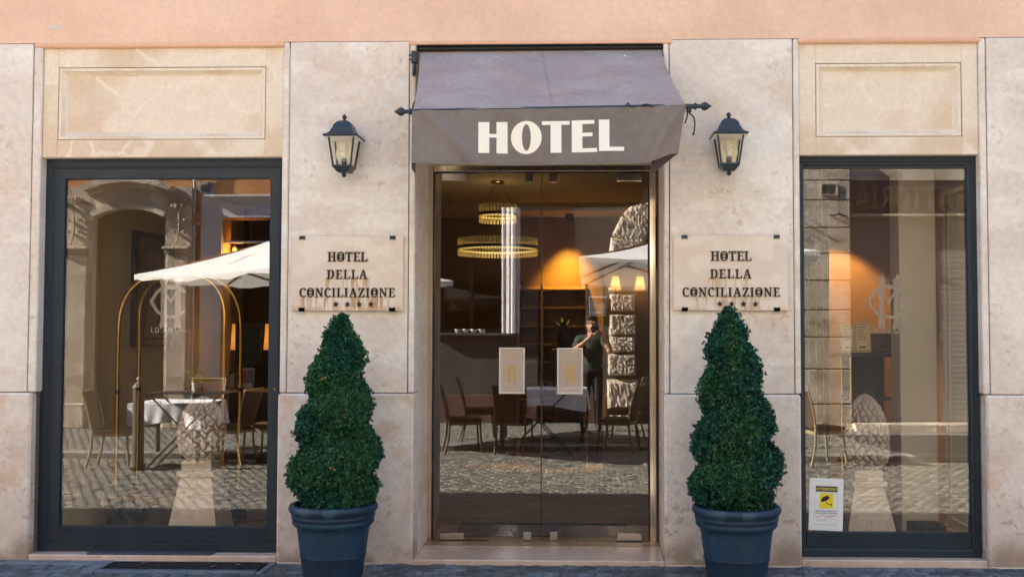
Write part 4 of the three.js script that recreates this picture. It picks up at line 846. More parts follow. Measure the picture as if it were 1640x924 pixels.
{
  const t = thing('vase_plant', 'dark leafy plant in a black vase on a shelf under the yellow light', 'plant', [-0.36, 1.6, -5.1]);
  const m = std({ color: C(0.004, 0.007, 0.004), roughness: 0.7, side: THREE.DoubleSide });
  part(t, 'vase', lathe([[0, -0.22], [0.06, -0.22], [0.085, -0.12], [0.05, -0.02], [0.06, 0.0], [0.05, 0.0]], 20), black);
  const lf = [];
  for (let i = 0; i < 26; i++) { const a = R(0, 6.28), e = R(0.2, 1.3), L = R(0.1, 0.22); lf.push(clean(grid(2, 4, (u, v) => { const d = v * L, w = (u - 0.5) * 0.05 * Math.sin(Math.PI * (0.1 + 0.85 * v)); return [Math.cos(a) * d * Math.cos(e) - Math.sin(a) * w, d * Math.sin(e) - 0.5 * d * v * 0.4, Math.sin(a) * d * Math.cos(e) + Math.cos(a) * w]; }))); }
  part(t, 'foliage', lf, m);
  part(t, 'stand', [cb(-0.14, 0.14, -0.24, -0.221, -0.12, 0.12, 0.003), cb(-0.12, 0.12, -1.57, -0.2405, -0.1, 0.1, 0.003)], darkWood);
}
solo('entrance_mat', cb(-1.08, 0.26, 0.0285, 0.04, -1.3, -0.76, 0.004), std({ color: C(0.018, 0.018, 0.02), roughness: 0.95, bumpMap: grainBump, bumpScale: 0.006 }), 'black entrance mat on the floor just inside the glass door', 'mat');
{
  const t = thing('smoke_detector', 'small white smoke detector on the ceiling inside the entrance', 'detector', [-1.08, 2.971, -1.75]);
  part(t, 'body', lathe([[0, -0.04], [0.04, -0.038], [0.055, -0.02], [0.055, 0], [0, 0]], 24), std({ color: C(0.55, 0.5, 0.42), roughness: 0.5 }));
}
// ---- behind the right window
{
  const t = thing('side_door', 'pale framed door in the side wall behind the right window', 'door', [2.7515, 0.028, -0.7], -Math.PI / 2);
  part(t, 'panel', cb(-0.28, 0.28, 0.02, 2.6, 0, 0.012, 0.002), std({ color: C(0.66, 0.66, 0.54), roughness: 0.6 }));
  part(t, 'frame', [frameRing(-0.33, 0.33, 0.0, 2.66, [[0, 0], [0, 0.03], [0.012, 0.036], [0.045, 0.03], [0.05, 0.013]])], creamPaint);
  part(t, 'panel_moulding', frameRing(-0.22, 0.22, 0.12, 2.5, [[0, 0.012], [0.004, 0.022], [0.02, 0.022], [0.026, 0.0125]]), creamPaint);
}
{
  const t = thing('display_stand', 'tall dark display stand with glass front behind the right pine cone', 'display stand', [2.19, 0.028, -1.25]);
  for (const [x, z] of [[-0.18, -0.16], [0.17, -0.16], [-0.18, 0.15], [0.17, 0.15]]) part(t, 'post', cb(x, x + 0.014, 0, 1.36, z, z + 0.014, 0.002), brass);
  part(t, 'top', cb(-0.2, 0.2, 1.361, 1.395, -0.18, 0.18, 0.004), darkWood);
  for (const y of [1.02, 0.55, 0.1]) part(t, 'shelf', cb(-0.165, 0.169, y, y + 0.022, -0.145, 0.149, 0.002), darkWood);
  part(t, 'back', cb(-0.165, 0.169, 0.123, 1.36, -0.16, -0.15, 0), std({ color: C(0.03, 0.025, 0.02), roughness: 0.7 }));
  part(t, 'glass', new THREE.PlaneGeometry(0.334, 0.33).translate(0.002, 1.2, 0.157), clearGlass);
}
const paperMat = (lines, seed) => std({ map: canvasTex(128, 176, (g) => { g.fillStyle = '#ecdcb8'; g.fillRect(0, 0, 128, 176); g.strokeStyle = '#9a7d4c'; g.lineWidth = 3; g.strokeRect(10, 10, 108, 156); g.fillStyle = '#6b5a42'; const r = mulberry(seed); for (let k = 0; k < lines; k++) g.fillRect(24, 26 + k * 14, 40 + r() * 40, 3); g.fillRect(34, 140, 50, 9); }), roughness: 0.7 });
for (const [x, w, h, a, s, label] of [[2.02, 0.13, 0.22, 0.25, 1, 'cream printed card leaning at the left of the display stand top'], [2.135, 0.125, 0.24, -0.05, 2, 'framed cream price card upright on the middle of the display stand top']]) {
  const t = thing('printed_card', label, 'card', [x, 1.424, -1.15], a);
  t.rotation.x = -0.12;
  part(t, 'sheet', cb(-w / 2, w / 2, 0, h, -0.006, 0, 0.001), paperMat(6, s)).geometry.attributes.uv.array.forEach((v, i, arr) => { arr[i] = i % 2 ? v / h : v / w + 0.5; });
  part(t, 'easel', sbar([0, 0.0, -0.06], [0, h * 0.8, -0.007], 0.03, 0.003), std({ color: C(0.4, 0.35, 0.28), roughness: 0.5 }));
}
{
  const t = thing('card_terminal', 'black tablet tilted on the display stand top behind the right window', 'tablet', [2.3, 1.424, -1.22], -0.3);
  part(t, 'case', sbar([0, 0.0, 0.06], [0, 0.15, -0.04], 0.19, 0.014), black);
  part(t, 'foot', cb(-0.06, 0.06, 0, 0.012, -0.06, 0.06, 0.002), black);
}
{
  const t = thing('ceiling_spotlight', 'ceiling spotlight throwing an orange arc on the wall behind the right window', 'spotlight', [2.12, 2.971, -1.72]);
  part(t, 'housing', lathe([[0.045, 0], [0.045, -0.4], [0.038, -0.4], [0.038, -0.33], [0, -0.33]], 20), black);
  part(t, 'lamp_face', new THREE.CircleGeometry(0.036, 20).rotateX(Math.PI / 2).translate(0, -0.36, 0), std({ color: C(1, 0.9, 0.6), emissive: C(1, 0.6, 0.2), emissiveIntensity: 0.4 }));
  const s = new THREE.SpotLight(C(1, 0.5, 0.14), 0.6, 0, 0.8, 0.2, 2);
  s.name = 'ceiling_spotlight'; s.position.set(0, -0.41, 0); s.target.position.set(0.0, -1.6, -0.25); s.castShadow = true; s.shadow.radius = 2; t.add(s, s.target);
}
{
  const t = thing('curtain', 'beige curtain hanging at the left edge behind the right window', 'curtain', [1.82, 0.028, -1.5]);
  part(t, 'cloth', grid(60, 6, (u, v) => [(u - 0.5) * 0.26, v * 2.9, 0.035 * Math.sin(u * 28) + 0.01 * Math.sin(u * 9 + v * 3)]), std({ color: C(0.36, 0.3, 0.22), roughness: 0.95, side: THREE.DoubleSide }));
  part(t, 'rail', bar([-0.25, 2.91, 0], [0.25, 2.91, 0], 0.012), brass);
}
solo('planter_box', [cb(2.3, 2.53, 0.029, 0.2, -0.6, -0.4, 0.006)], std({ color: C(0.03, 0.035, 0.045), roughness: 0.6 }), 'low dark box on the floor behind the right window', 'box');
// ---------------------------------------------------------------- the other side of the street
const ZW = 9.1, BH = 10.5;
const ochreTex = tex(512, 3, (u, v) => { const a = fbm(u, v, 5, 5, 1001), p = fbm(u, v, 9, 5, 1005, 0.6); let c = mix3([206, 150, 96], [186, 126, 74], sstep(0.35, 0.65, a)); c = mix3(c, [142, 110, 84], 0.6 * sstep(0.55, 0.7, p)); const k = 0.92 + 0.16 * fbm(u, v, 60, 3, 1009, 0.65); return [c[0] * k, c[1] * k, c[2] * k]; });
const ochre = std({ map: ochreTex, bumpMap: grainBump, bumpScale: 0.006, roughness: 0.92 });
const greyStoneTex = tex(512, 1.6, (u, v) => { const a = fbm(u, v, 5, 5, 1021), p = fbm(u, v, 8, 5, 1025, 0.6); let c = mix3([214, 200, 178], [190, 174, 152], sstep(0.35, 0.65, a)); c = mix3(c, [120, 106, 90], 0.5 * sstep(0.58, 0.72, p)); const k = 0.88 + 0.24 * fbm(u, v, 50, 4, 1029, 0.65); return [c[0] * k, c[1] * k, c[2] * k]; });
const greyStone = std({ map: greyStoneTex, bumpMap: grainBump, bumpScale: 0.012, roughness: 0.9 });
const whitePlaster = std({ map: tex(256, 2, (u, v) => { const k = 0.9 + 0.2 * fbm(u, v, 6, 5, 1041, 0.6); return [206 * k, 200 * k, 198 * k]; }), bumpMap: grainBump, bumpScale: 0.01, roughness: 0.9 });
const darkPlaster = std({ map: tex(256, 2, (u, v) => { const k = 0.8 + 0.4 * fbm(u, v, 6, 5, 1051, 0.6); return [84 * k, 78 * k, 72 * k]; }), bumpMap: grainBump, bumpScale: 0.012, roughness: 0.92 });
const redBase = std({ color: C(0.14, 0.07, 0.05), roughness: 0.9, bumpMap: grainBump, bumpScale: 0.01 });
const hollow = std({ color: C(0.03, 0.025, 0.02), roughness: 0.9 });
const creamStucco = std({ map: tex(256, 3, (u, v) => { const k = 0.92 + 0.16 * fbm(u, v, 5, 5, 1061); return [222 * k, 212 * k, 184 * k]; }), roughness: 0.92 });
const P0 = 0.05;
const wallPoly = (r, holes, d = 0.4) => wuv(poly(r, holes, d).translate(0, 0, ZW));
function arc(cx, cy, r, h, n = 16) { const p = []; for (let i = 0; i <= n; i++) { const x = -h + i / n * 2 * h; p.push([cx + x, cy + Math.sqrt(r * r - x * x)]); } return p; }
{ // ochre house with a carved arched portal
  const t = thing('ochre_house', 'ochre house across the street with carved stone arched portal, reflected in the left window', 'building');
  const cx = -7.375, cy = 2.26;
  part(t, 'upper_wall', cb(-34, -6.362, 4.3, BH, ZW, ZW + 0.4, 0, 0.4), creamStucco);
  part(t, 'string_course', cb(-34, -6.362, 4.2, 4.32, ZW - 0.06, ZW - 0.001, 0.01), whitePlaster);
  part(t, 'wall', wallPoly(rect(-34, -6.362, P0, 4.299), [[[cx - 0.7, P0 + 0.001], [cx + 0.7, P0 + 0.001], [cx + 0.7, 3.4], ...arc(cx, cy, 1.36, 0.7).reverse(), [cx - 0.7, 3.4]]]), ochre);
  part(t, 'body', [cb(-34, -6.362, P0, BH, 10.6, 14, 0), cb(-34, -8.4, P0, BH, 9.501, 10.6, 0), cb(-8.399, -6.362, 4, BH, 9.501, 10.6, 0), cb(-6.6, -6.362, P0, 3.999, 9.501, 10.6, 0)], ochre);
  const ar = arc(cx, cy, 1.25, 0.575, 16);
  const portal = sub(t, 'portal');
  part(portal, 'surround', wuv(poly([[-8.62, P0], [-7.95, P0], [-7.95, ar[0][1]], ...ar, [-6.8, P0], [-6.385, P0], [-6.385, 3.86], [-6.62, 3.86], ...arc(cx, cy, 1.7, 0.72, 14).reverse(), [-8.13, 3.86], [-8.62, 3.86]], [], 0.12).translate(0, 0, ZW - 0.121)), greyStone);
  const band = (r0, r1, h0, h1, z0, z1) => wuv(poly([...arc(cx, cy, r0, h0, 18), ...arc(cx, cy, r1, h1, 18).reverse()], [], z1 - z0).translate(0, 0, z0));
  part(portal, 'archivolt', [band(1.252, 1.33, 0.56, 0.6, ZW - 0.2, ZW - 0.1215), band(1.332, 1.38, 0.6, 0.62, ZW - 0.17, ZW - 0.1215)], greyStone);
  part(portal, 'hood_moulding', [band(1.66, 1.76, 0.68, 0.74, ZW - 0.3, ZW - 0.1215), band(1.6, 1.658, 0.66, 0.68, ZW - 0.2, ZW - 0.1215)], greyStone);
  for (const [x0, x1] of [[-8.56, -8.0], [-6.79, -6.4]]) {
    part(portal, 'pilaster', cb(x0 + 0.04, x1 - 0.03, 0.45, 2.78, ZW - 0.18, ZW - 0.1215, 0.012), greyStone);
    part(portal, 'capital', [cb(x0 - 0.01, x1, 2.86, 2.9, ZW - 0.25, ZW - 0.1215, 0.01), cb(x0 + 0.01, x1 - 0.015, 2.8, 2.859, ZW - 0.21, ZW - 0.1215, 0.012)], greyStone);
    part(portal, 'plinth_block', cb(x0, x1, P0, 0.449, ZW - 0.23, ZW - 0.1215, 0.02), greyStone);
    const gx = (x0 + x1) / 2, gar = [], r = mulberry(Math.round(x0 * 10 + 200));
    for (let k = 0; k < 16; k++) { const a = k / 16 * 6.283, d = 0.03 + 0.08 * r(); gar.push(ball(0.022 + 0.02 * r(), gx + d * 1.2 * Math.cos(a), 3.6 + d * Math.sin(a), ZW - 0.16 - 0.04 * r(), 8, 6)); }
    for (let k = 0; k < 6; k++) gar.push(ball(0.018 + 0.012 * r(), gx + 0.1 + 0.03 * k, 3.66 - 0.01 * k * k * 0.4, ZW - 0.15, 8, 6));
    gar.push(tube([[gx + 0.02, 3.52, ZW - 0.16], [gx + 0.03, 3.35, ZW - 0.165], [gx + 0.03, 3.15, ZW - 0.165], [gx, 3.0, ZW - 0.16], [gx - 0.05, 2.96, ZW - 0.15]], 0.016, 24, 6));
    for (const y of [3.33, 3.15]) for (const s of [-1, 1]) gar.push(ball(0.03, gx + 0.03 + s * 0.085, y, ZW - 0.15, 8, 6).translate(0, 0, 0), ball(0.02, gx + 0.03 + s * 0.12, y + 0.02, ZW - 0.15, 8, 6));
    part(portal, 'carved_garland', gar, greyStone);
  }
  const doorPaint = std({ color: C(0.13, 0.1, 0.07), roughness: 0.6 }), door = part(t, 'door', cb(-7.96, -6.79, P0 + 0.01, 3.55, 9.32, 9.38, 0), doorPaint);
  for (const x of [-7.86, -7.3]) for (const [y0, y1] of [[0.25, 1.2], [1.35, 2.9]]) part(door, 'door_panel', cb(x, x + 0.46, y0, y1, 9.295, 9.319, 0.012), doorPaint);
  part(t, 'white_duct', cb(-8.62, -8.64 + 0.11, 1.33, 2.47, ZW - 0.19, ZW - 0.1815, 0.003), whitePlaster);
}
solo('downpipe', [bar([-6.36, P0 + 0.01, ZW - 0.07], [-6.36, BH - 0.2, ZW - 0.07], 0.022, 0.022, 10), cb(-6.4, -6.32, 1.1, 1.13, ZW - 0.08, ZW - 0.001, 0.002), cb(-6.4, -6.32, 3.1, 3.13, ZW - 0.08, ZW - 0.001, 0.002)], std({ color: C(0.5, 0.46, 0.4), roughness: 0.5 }), 'slim pale downpipe beside the portal across the street, reflected in the left window', 'downpipe');
{
  const t = thing('house_number', 'grey house number tile 50 across the street, mirrored in the left window', 'number plate', [-6.19, 3.85, ZW - 0.001], Math.PI);
  part(t, 'tile', cb(-0.13, 0.13, -0.1, 0.1, 0, 0.02, 0.004), std({ color: C(0.34, 0.33, 0.31), roughness: 0.6 }));
  letters(t, '50', -0.085, 0.085, -0.06, 0.06, 0.0205, 0.004, black, font, 1, 'digit');
}
{
  const t = thing('red_sign', 'small red square sign on the wall across the street, beside the portal', 'sign', [-6.29, 3.35, ZW - 0.12], Math.PI);
  part(t, 'board', cb(-0.065, 0.065, -0.09, 0.09, 0, 0.02, 0.003), std({ color: C(0.35, 0.07, 0.05), roughness: 0.5 }));
  part(t, 'border', frameRing(-0.065, 0.065, -0.09, 0.09, [[0, 0.02], [0, 0.024], [0.008, 0.024], [0.008, 0.0205]]), std({ color: C(0.4, 0.36, 0.3), roughness: 0.5 }));
}
{ // shop with a white plaster surround
  const t = thing('plaster_shop', 'shop with white plastered opening under an ochre wall across the street', 'building');
  part(t, 'upper_wall', cb(-6.36, -2.902, 4.3, BH, ZW, ZW + 0.4, 0, 0.9), creamStucco);
  part(t, 'wall', wallPoly(rect(-6.36, -2.902, P0, 4.299), [rect(-5.93, -3.4, P0 + 0.001, 3.38)]), ochre);
  part(t, 'body', [cb(-6.36, -2.902, P0, BH, 11.2, 14, 0), cb(-6.36, -2.902, 3.6, BH, 9.501, 11.199, 0), cb(-6.36, -6.2, P0, 3.599, 9.501, 11.199, 0), cb(-3.1, -2.902, P0, 3.599, 9.501, 11.199, 0)], hollow);
  part(t, 'white_surround', wuv(poly(rect(-6.262, -3.05, P0, 3.7), [rect(-5.93, -3.4, P0 + 0.0005, 3.38)], 0.05).translate(0, 0, ZW - 0.051)), whitePlaster);
  part(t, 'surround_ledge', cb(-6.2, -3.05, 3.7005, 3.735, ZW - 0.13, ZW - 0.001, 0.004), whitePlaster);
  part(t, 'transom', cb(-5.929, -3.401, 2.985, 3.02, 9.2, 9.26, 0.004), whitePlaster);
  for (let k = 0; k < 9; k++) part(t, 'transom_bar', cb(-5.8 + k * 0.28, -5.78 + k * 0.28, 3.0205, 3.379, 9.215, 9.245, 0.002), darkWood);
  part(t, 'floor_slab', cb(-6.19, -3.11, P0, P0 + 0.03, 9.502, 11.198, 0), darkWood);
}
{
  const t = thing('shop_lamp', 'small yellow lamp glowing inside the shop opening across the street', 'lamp', [-5.8, 2.82, 9.3]);
  part(t, 'lamp_shade', lathe([[0.05, -0.1], [0.03, 0.1], [0, 0.1]], 16), glowShade([1, 0.55, 0.08], 0.5));
  part(t, 'arm', [bar([0, 0.1, 0], [0, 0.2, 0], 0.008), bar([0, 0.2, 0], [-0.128, 0.22, 0], 0.008), bar([0, 0.19, 0], [0.06, 0.26, 0], 0.006)], brass);
  t.add(lampLight(0, -0.02, 0, [1, 0.6, 0.2], 4, 'shop_lamp'));
}
function hewn(x0, x1, y0, y1, z0, z1, seed, amp = 0.013) {     // rough-hewn block, its face towards -z
  const r = mulberry(seed), n = 16, m = 11, W = x1 - x0, H = y1 - y0, N = Array.from({ length: (n + 1) * (m + 1) }, () => r());
  const g = grid(n, m, (u, v) => { const e = Math.min(u, 1 - u, v * 1.0, 1 - v) < 0.001, i = Math.round(u * n), j = Math.round(v * m); const c = Math.min(1, Math.min(u, 1 - u) * 9) * Math.min(1, Math.min(v, 1 - v) * 7); return [x1 - u * W, y0 + v * H, e ? z1 : z0 + 0.02 * (1 - c) + (N[j * (n + 1) + i] - 0.5) * amp * 2]; }).toNonIndexed();
  g.computeVertexNormals();
  return wuv(g, seed, seed * 0.7);
}
{ // dark house with a window, a doorway and rough quoins
  const t = thing('dark_house', 'dark plastered house across the street with rough stone quoins, reflected in the door glass', 'building');
  part(t, 'upper_wall', cb(-2.9, 0.968, 4.6, BH, ZW, ZW + 0.4, 0, 0.1), creamStucco);
  part(t, 'wall', wallPoly(rect(-2.9, 0.968, P0, 4.599), [rect(-2.62, -1.56, 1.55, 4.3), rect(-0.95, -0.15, P0 + 0.001, 2.7)]), darkPlaster);
  part(t, 'body', [cb(-2.9, 0.968, P0, BH, 11, 14, 0), cb(-2.9, 0.968, 4.5, BH, 9.501, 10.999, 0), cb(-1.3, -1.0, P0, 4.499, 9.501, 10.999, 0), cb(0.1, 0.968, P0, 4.499, 9.501, 10.999, 0), cb(-1.0, 0.1, 2.9, 4.499, 9.501, 10.999, 0)], hollow);
  part(t, 'base_course', [cb(-2.9, -0.96, P0, 0.52, ZW - 0.05, ZW - 0.001, 0.01), cb(-0.14, 0.2, P0, 0.52, ZW - 0.05, ZW - 0.001, 0.01)], redBase);
  const w = sub(t, 'window');
  part(w, 'sill', cb(-2.75, -1.1, 1.505, 1.548, ZW - 0.1, ZW + 0.2, 0.008), darkPlaster);
  part(w, 'frame', [frameRing(-2.62, -1.56, 1.55, 4.3, [[0, 9.38], [0, 9.34], [0.07, 9.34], [0.07, 9.4]]).scale(1, 1, 1), cb(-2.12, -2.06, 1.62, 4.23, 9.34, 9.38, 0.003), cb(-2.55, -2.121, 2.7, 2.74, 9.345, 9.375, 0.003), cb(-2.059, -1.63, 2.7, 2.74, 9.345, 9.375, 0.003)], darkWood);
  part(w, 'pane', new THREE.PlaneGeometry(0.94, 2.6).rotateY(Math.PI).translate(-2.09, 2.92, 9.36), phys({ color: C(0.5, 0.5, 0.5), transmission: 1, thickness: 0, roughness: 0, ior: 1.5 }));
  const plan = [[-1.559, ZW], [-1.54, ZW - 0.07], [-1.515, ZW - 0.07], [-1.5, ZW - 0.05], [-1.43, ZW - 0.1], [-1.4, ZW - 0.085], [-1.37, ZW - 0.15], [-1.33, ZW - 0.15], [-1.31, ZW - 0.12], [-1.26, ZW - 0.12], [-1.25, ZW]];
  part(w, 'jamb', wuv(poly(plan.map(([x, z]) => [x, -z]), [], 2.95).rotateX(-Math.PI / 2).translate(0, 1.549, 0)), whitePlaster);
  for (const [k, y0, y1, x0, x1] of [[1, 0.06, 0.76, 0.22, 0.7], [2, 0.87, 1.19, 0.235, 0.66], [3, 1.25, 1.48, 0.26, 0.65], [4, 1.53, 1.85, 0.25, 0.66], [5, 1.93, 2.18, 0.27, 0.65], [6, 2.26, 2.6, 0.25, 0.67]]) part(t, 'quoin_stone', hewn(x0 - 0.02, x1 + 0.02, y0 - 0.025, y1 + 0.025, ZW - 0.17, ZW - 0.002, 40 + k), greyStone);
  for (let k = 0; k < 4; k++) part(t, 'voussoir', hewn(-1.27, -0.72, -0.19, 0.19, ZW - 0.16, ZW - 0.002, 60 + k).rotateZ(-k * 0.32 - 0.14).translate(1.5, 2.78, 0), greyStone);
  part(t, 'door_leaf', cb(-0.945, -0.155, P0 + 0.002, 2.69, 9.46, 9.5, 0.004), darkWood);
}
for (let k = 0; k < 4; k++) solo('sill_pot', lathe([[0, 0], [0.04, 0], [0.055, 0.06], [0.058, 0.065], [0.05, 0.065], [0.045, 0.03], [0, 0.03]], 18).translate(-2.28 + k * 0.13, 1.549, ZW - 0.03), std({ color: C(0.75, 0.72, 0.68), roughness: 0.5 }), `${['leftmost', 'second from left', 'third from left', 'rightmost'][k]} of four small white bowls on the sill across the street`, 'bowl', 'white bowls on the sill across the street');
{
  const t = thing('utility_box', 'grey meter box on the wall across the street, reflected above the photographer', 'meter box', [0.05, 2.0, ZW - 0.001], Math.PI);
  part(t, 'case', cb(-0.14, 0.14, -0.17, 0.13, 0, 0.12, 0.006), std({ color: C(0.22, 0.22, 0.21), roughness: 0.6 }));
  part(t, 'lid', cb(-0.15, 0.15, 0.131, 0.16, 0, 0.14, 0.004), std({ color: C(0.5, 0.5, 0.48), roughness: 0.6 }));
  part(t, 'label_plate', cb(-0.07, 0.07, -0.13, -0.1, 0.1205, 0.124, 0.001), std({ color: C(0.5, 0.48, 0.4), roughness: 0.5 }));
  part(t, 'lock', ball(0.012, -0.1, -0.02, 0.122, 8, 6), chrome);
}
{ // stone house with a restaurant shutter
  const t = thing('stone_house', 'grey stone house across the street with rusticated pier and roller shutter, reflected at right', 'building');
  part(t, 'upper_wall', cb(0.97, 34, 4.6, BH, ZW, ZW + 0.4, 0, 1.7), creamStucco);
  part(t, 'wall', wallPoly(rect(0.97, 34, P0, 4.599), [rect(4.0, 7.6, P0 + 0.001, 3.95)]), greyStone);
  part(t, 'body', [cb(0.97, 34, P0, BH, 10.2, 14, 0), cb(0.97, 34, 4.1, BH, 9.501, 10.199, 0)], hollow);
  const ys = [P0, 0.46, 1.0, 1.49, 1.915, 2.375, 2.795, 3.195, 3.628, 3.935, 4.4];
  for (let k = 0; k + 1 < ys.length; k++) part(t, 'rustic_block', cb(3.0, 3.99, ys[k] + 0.004, ys[k + 1] - 0.004, ZW - 0.1, ZW - 0.001, 0.014, k * 0.9, k * 1.3), greyStone);
  part(t, 'fascia', cb(4.0, 7.6, 3.42, 3.95, ZW + 0.03, ZW + 0.14, 0.004), std({ color: C(0.1, 0.1, 0.11), roughness: 0.5 }));
  part(t, 'fascia_rim', cb(4.0, 7.6, 3.385, 3.4195, ZW - 0.02, ZW + 0.14, 0.004), greyStone);
  const slats = [];
  for (let y = P0 + 0.12; y < 3.38; y += 0.082) slats.push(fromTris((() => { const a = [7.59, y, 9.22], b = [4.005, y, 9.22], c = [4.005, y + 0.06, 9.2165], d = [7.59, y + 0.06, 9.2165], e = [4.005, y + 0.082, 9.22], f = [7.59, y + 0.082, 9.22]; return [a, b, c, a, c, d, d, c, e, d, e, f].flat(); })()));
  tag(part(t, 'shutter_slats', slats, std({ color: C(0.27, 0.25, 0.22), roughness: 0.6, metalness: 0.1, side: THREE.DoubleSide })), null, null, null, 'stuff');
  part(t, 'doorstep', [cb(3.98, 7.6, P0, 0.17, ZW - 0.32, ZW + 0.1, 0.012, 0.5), cb(3.0, 3.975, P0, 0.1, ZW - 0.22, ZW - 0.11, 0.01)], greyStone);
  part(t, 'iron_hook', tube([[3.9, 3.38, ZW - 0.1], [3.8, 3.4, ZW - 0.16], [3.72, 3.38, ZW - 0.14], [3.66, 3.4, ZW - 0.11]], 0.014, 16, 6), black);
}
{
  const t = thing('house_number', 'carved stone house number tile 48 across the street, mirrored in the right window', 'number plate', [3.66, 3.79, ZW - 0.1005], Math.PI);
  part(t, 'tile', [frameRing(-0.13, 0.13, -0.09, 0.09, [[0, 0], [0, 0.02], [0.014, 0.02], [0.016, 0.006]])], greyStone);
  part(t, 'face', cb(-0.115, 0.115, -0.075, 0.075, 0.001, 0.006, 0), std({ color: C(0.2, 0.19, 0.17), roughness: 0.7 }));
  letters(t, '48', -0.075, 0.075, -0.052, 0.052, 0.0065, 0.004, std({ color: C(0.08, 0.08, 0.08), roughness: 0.6 }), font, 1, 'digit');
}
{
  const t = thing('shadow_bracket', 'unseen bracket of iron rods added on the stone house to stripe the pier with shadow', 'bracket', [1.9, 4.05, ZW]);  // out of view, added to cast the diagonal stripes on the pier
  part(t, 'plate', cb(-0.03, 0.03, -0.2, 0.2, -0.02, -0.001, 0.003), black);
  for (const [y, l, r] of [[0.12, 0.34, 0.007], [0.02, 0.36, 0.012], [-0.1, 0.33, 0.006]]) part(t, 'rod', bar([0, y, -0.02], [0, y, -0.02 - l], r), black);
}
{
  const t = thing('restaurant_sign', 'raised metal letters of a restaurant sign across the street, mirrored in the right window', 'sign', [4.0, 3.5, ZW + 0.0299], Math.PI);
  letters(t, 'TRATTORIA', -2.05, -0.07, 0, 0.36, 0.012, 0.03, std({ color: C(0.24, 0.21, 0.16), metalness: 0.7, roughness: 0.25 }), fontSans, 0.8);
  part(t, 'mounting_rail', [cb(-2.05, -0.07, 0.05, 0.062, 0, 0.0118, 0), cb(-2.05, -0.07, 0.3, 0.312, 0, 0.0118, 0)], black);
}

// ---------------------------------------------------------------- the café in the street
const canvasWhite = phys({ color: C(0.82, 0.8, 0.75), roughness: 0.9, transmission: 0.25, thickness: 0, side: THREE.DoubleSide });
const teak = std({ map: woodTex([126, 82, 46], [160, 112, 70], 1101), roughness: 0.6 });
function parasol(x, z, half, ye, ya, rotY, tilt, label) {
  const t = thing('cafe_parasol', label, 'parasol', [x, z > 5.86 ? 0.06 : 0, z], rotY, 'white square parasols over the café tables');
  const head = sub(t, 'canopy_head');
  head.position.y = ye; head.rotation.x = tilt;
  const h = ya - ye, cs = [[-1, -1], [1, -1], [1, 1], [-1, 1]];
  const can = [];
  for (let k = 0; k < 4; k++) {
    const a = cs[k], b = cs[(k + 1) % 4];
    can.push(clean(grid(12, 12, (u, v) => { const s = v, px = (a[0] + (b[0] - a[0]) * u) * half * s, pz = (a[1] + (b[1] - a[1]) * u) * half * s; return [px, h * (1 - s) - 0.05 * Math.sin(u * Math.PI) * s * s - 0.05 * Math.sin(s * Math.PI), pz]; })));
    can.push(clean(grid(14, 3, (u, v) => [(a[0] + (b[0] - a[0]) * u) * half * 1.001, -0.05 * Math.sin(u * Math.PI) - v * (0.05 + 0.02 * Math.sin(u * 20)), (a[1] + (b[1] - a[1]) * u) * half * 1.001])));
  }
  part(head, 'canopy', can, canvasWhite);
  for (const c of cs) { part(head, 'rib', sbar([c[0] * 0.03, h - 0.06, c[1] * 0.03], [c[0] * (half - 0.02), -0.03, c[1] * (half - 0.02)], 0.03, 0.022), teak); part(head, 'strut', sbar([c[0] * 0.04, -0.12, c[1] * 0.04], [c[0] * half * 0.52, h * 0.42 - 0.05, c[1] * half * 0.52], 0.026, 0.02), teak); }
  for (const c of [[0, -1], [1, 0], [0, 1], [-1, 0]]) part(head, 'rib', sbar([c[0] * 0.03, h - 0.07, c[1] * 0.03], [c[0] * (half - 0.02), -0.075, c[1] * (half - 0.02)], 0.026, 0.02), teak);
  part(head, 'hub', bar([0, -0.16, 0], [0, h + 0.05, 0], 0.045, 0.045, 12), teak);
  part(t, 'pole', bar([0, 0.06, 0], [0, ye - 0.1, 0], 0.026, 0.026, 14), teak);
  part(t, 'base', [cb(-0.28, 0.28, 0.004, 0.06, -0.28, 0.28, 0.01), bar([0, 0.06, 0], [0, 0.35, 0], 0.035, 0.035, 14)], blackIron);
  return t;
}
parasol(-3.72, 5.3, 1.3, 2.26, 2.78, 0.62, 0, 'white parasol with teak ribs, reflected in the left window above the tablecloth');
parasol(1.22, 6.3, 1.42, 2.36, 2.92, 0, 0.08, 'white parasol with teak ribs, reflected in the door glass beside the photographer');
const clothTex = tex(256, 0.6, (u, v) => { const k = 0.96 + 0.08 * fbm(u, v, 20, 4, 1121); return [232 * k, 232 * k, 236 * k]; });
const cloth = std({ map: clothTex, roughness: 0.9, side: THREE.DoubleSide });
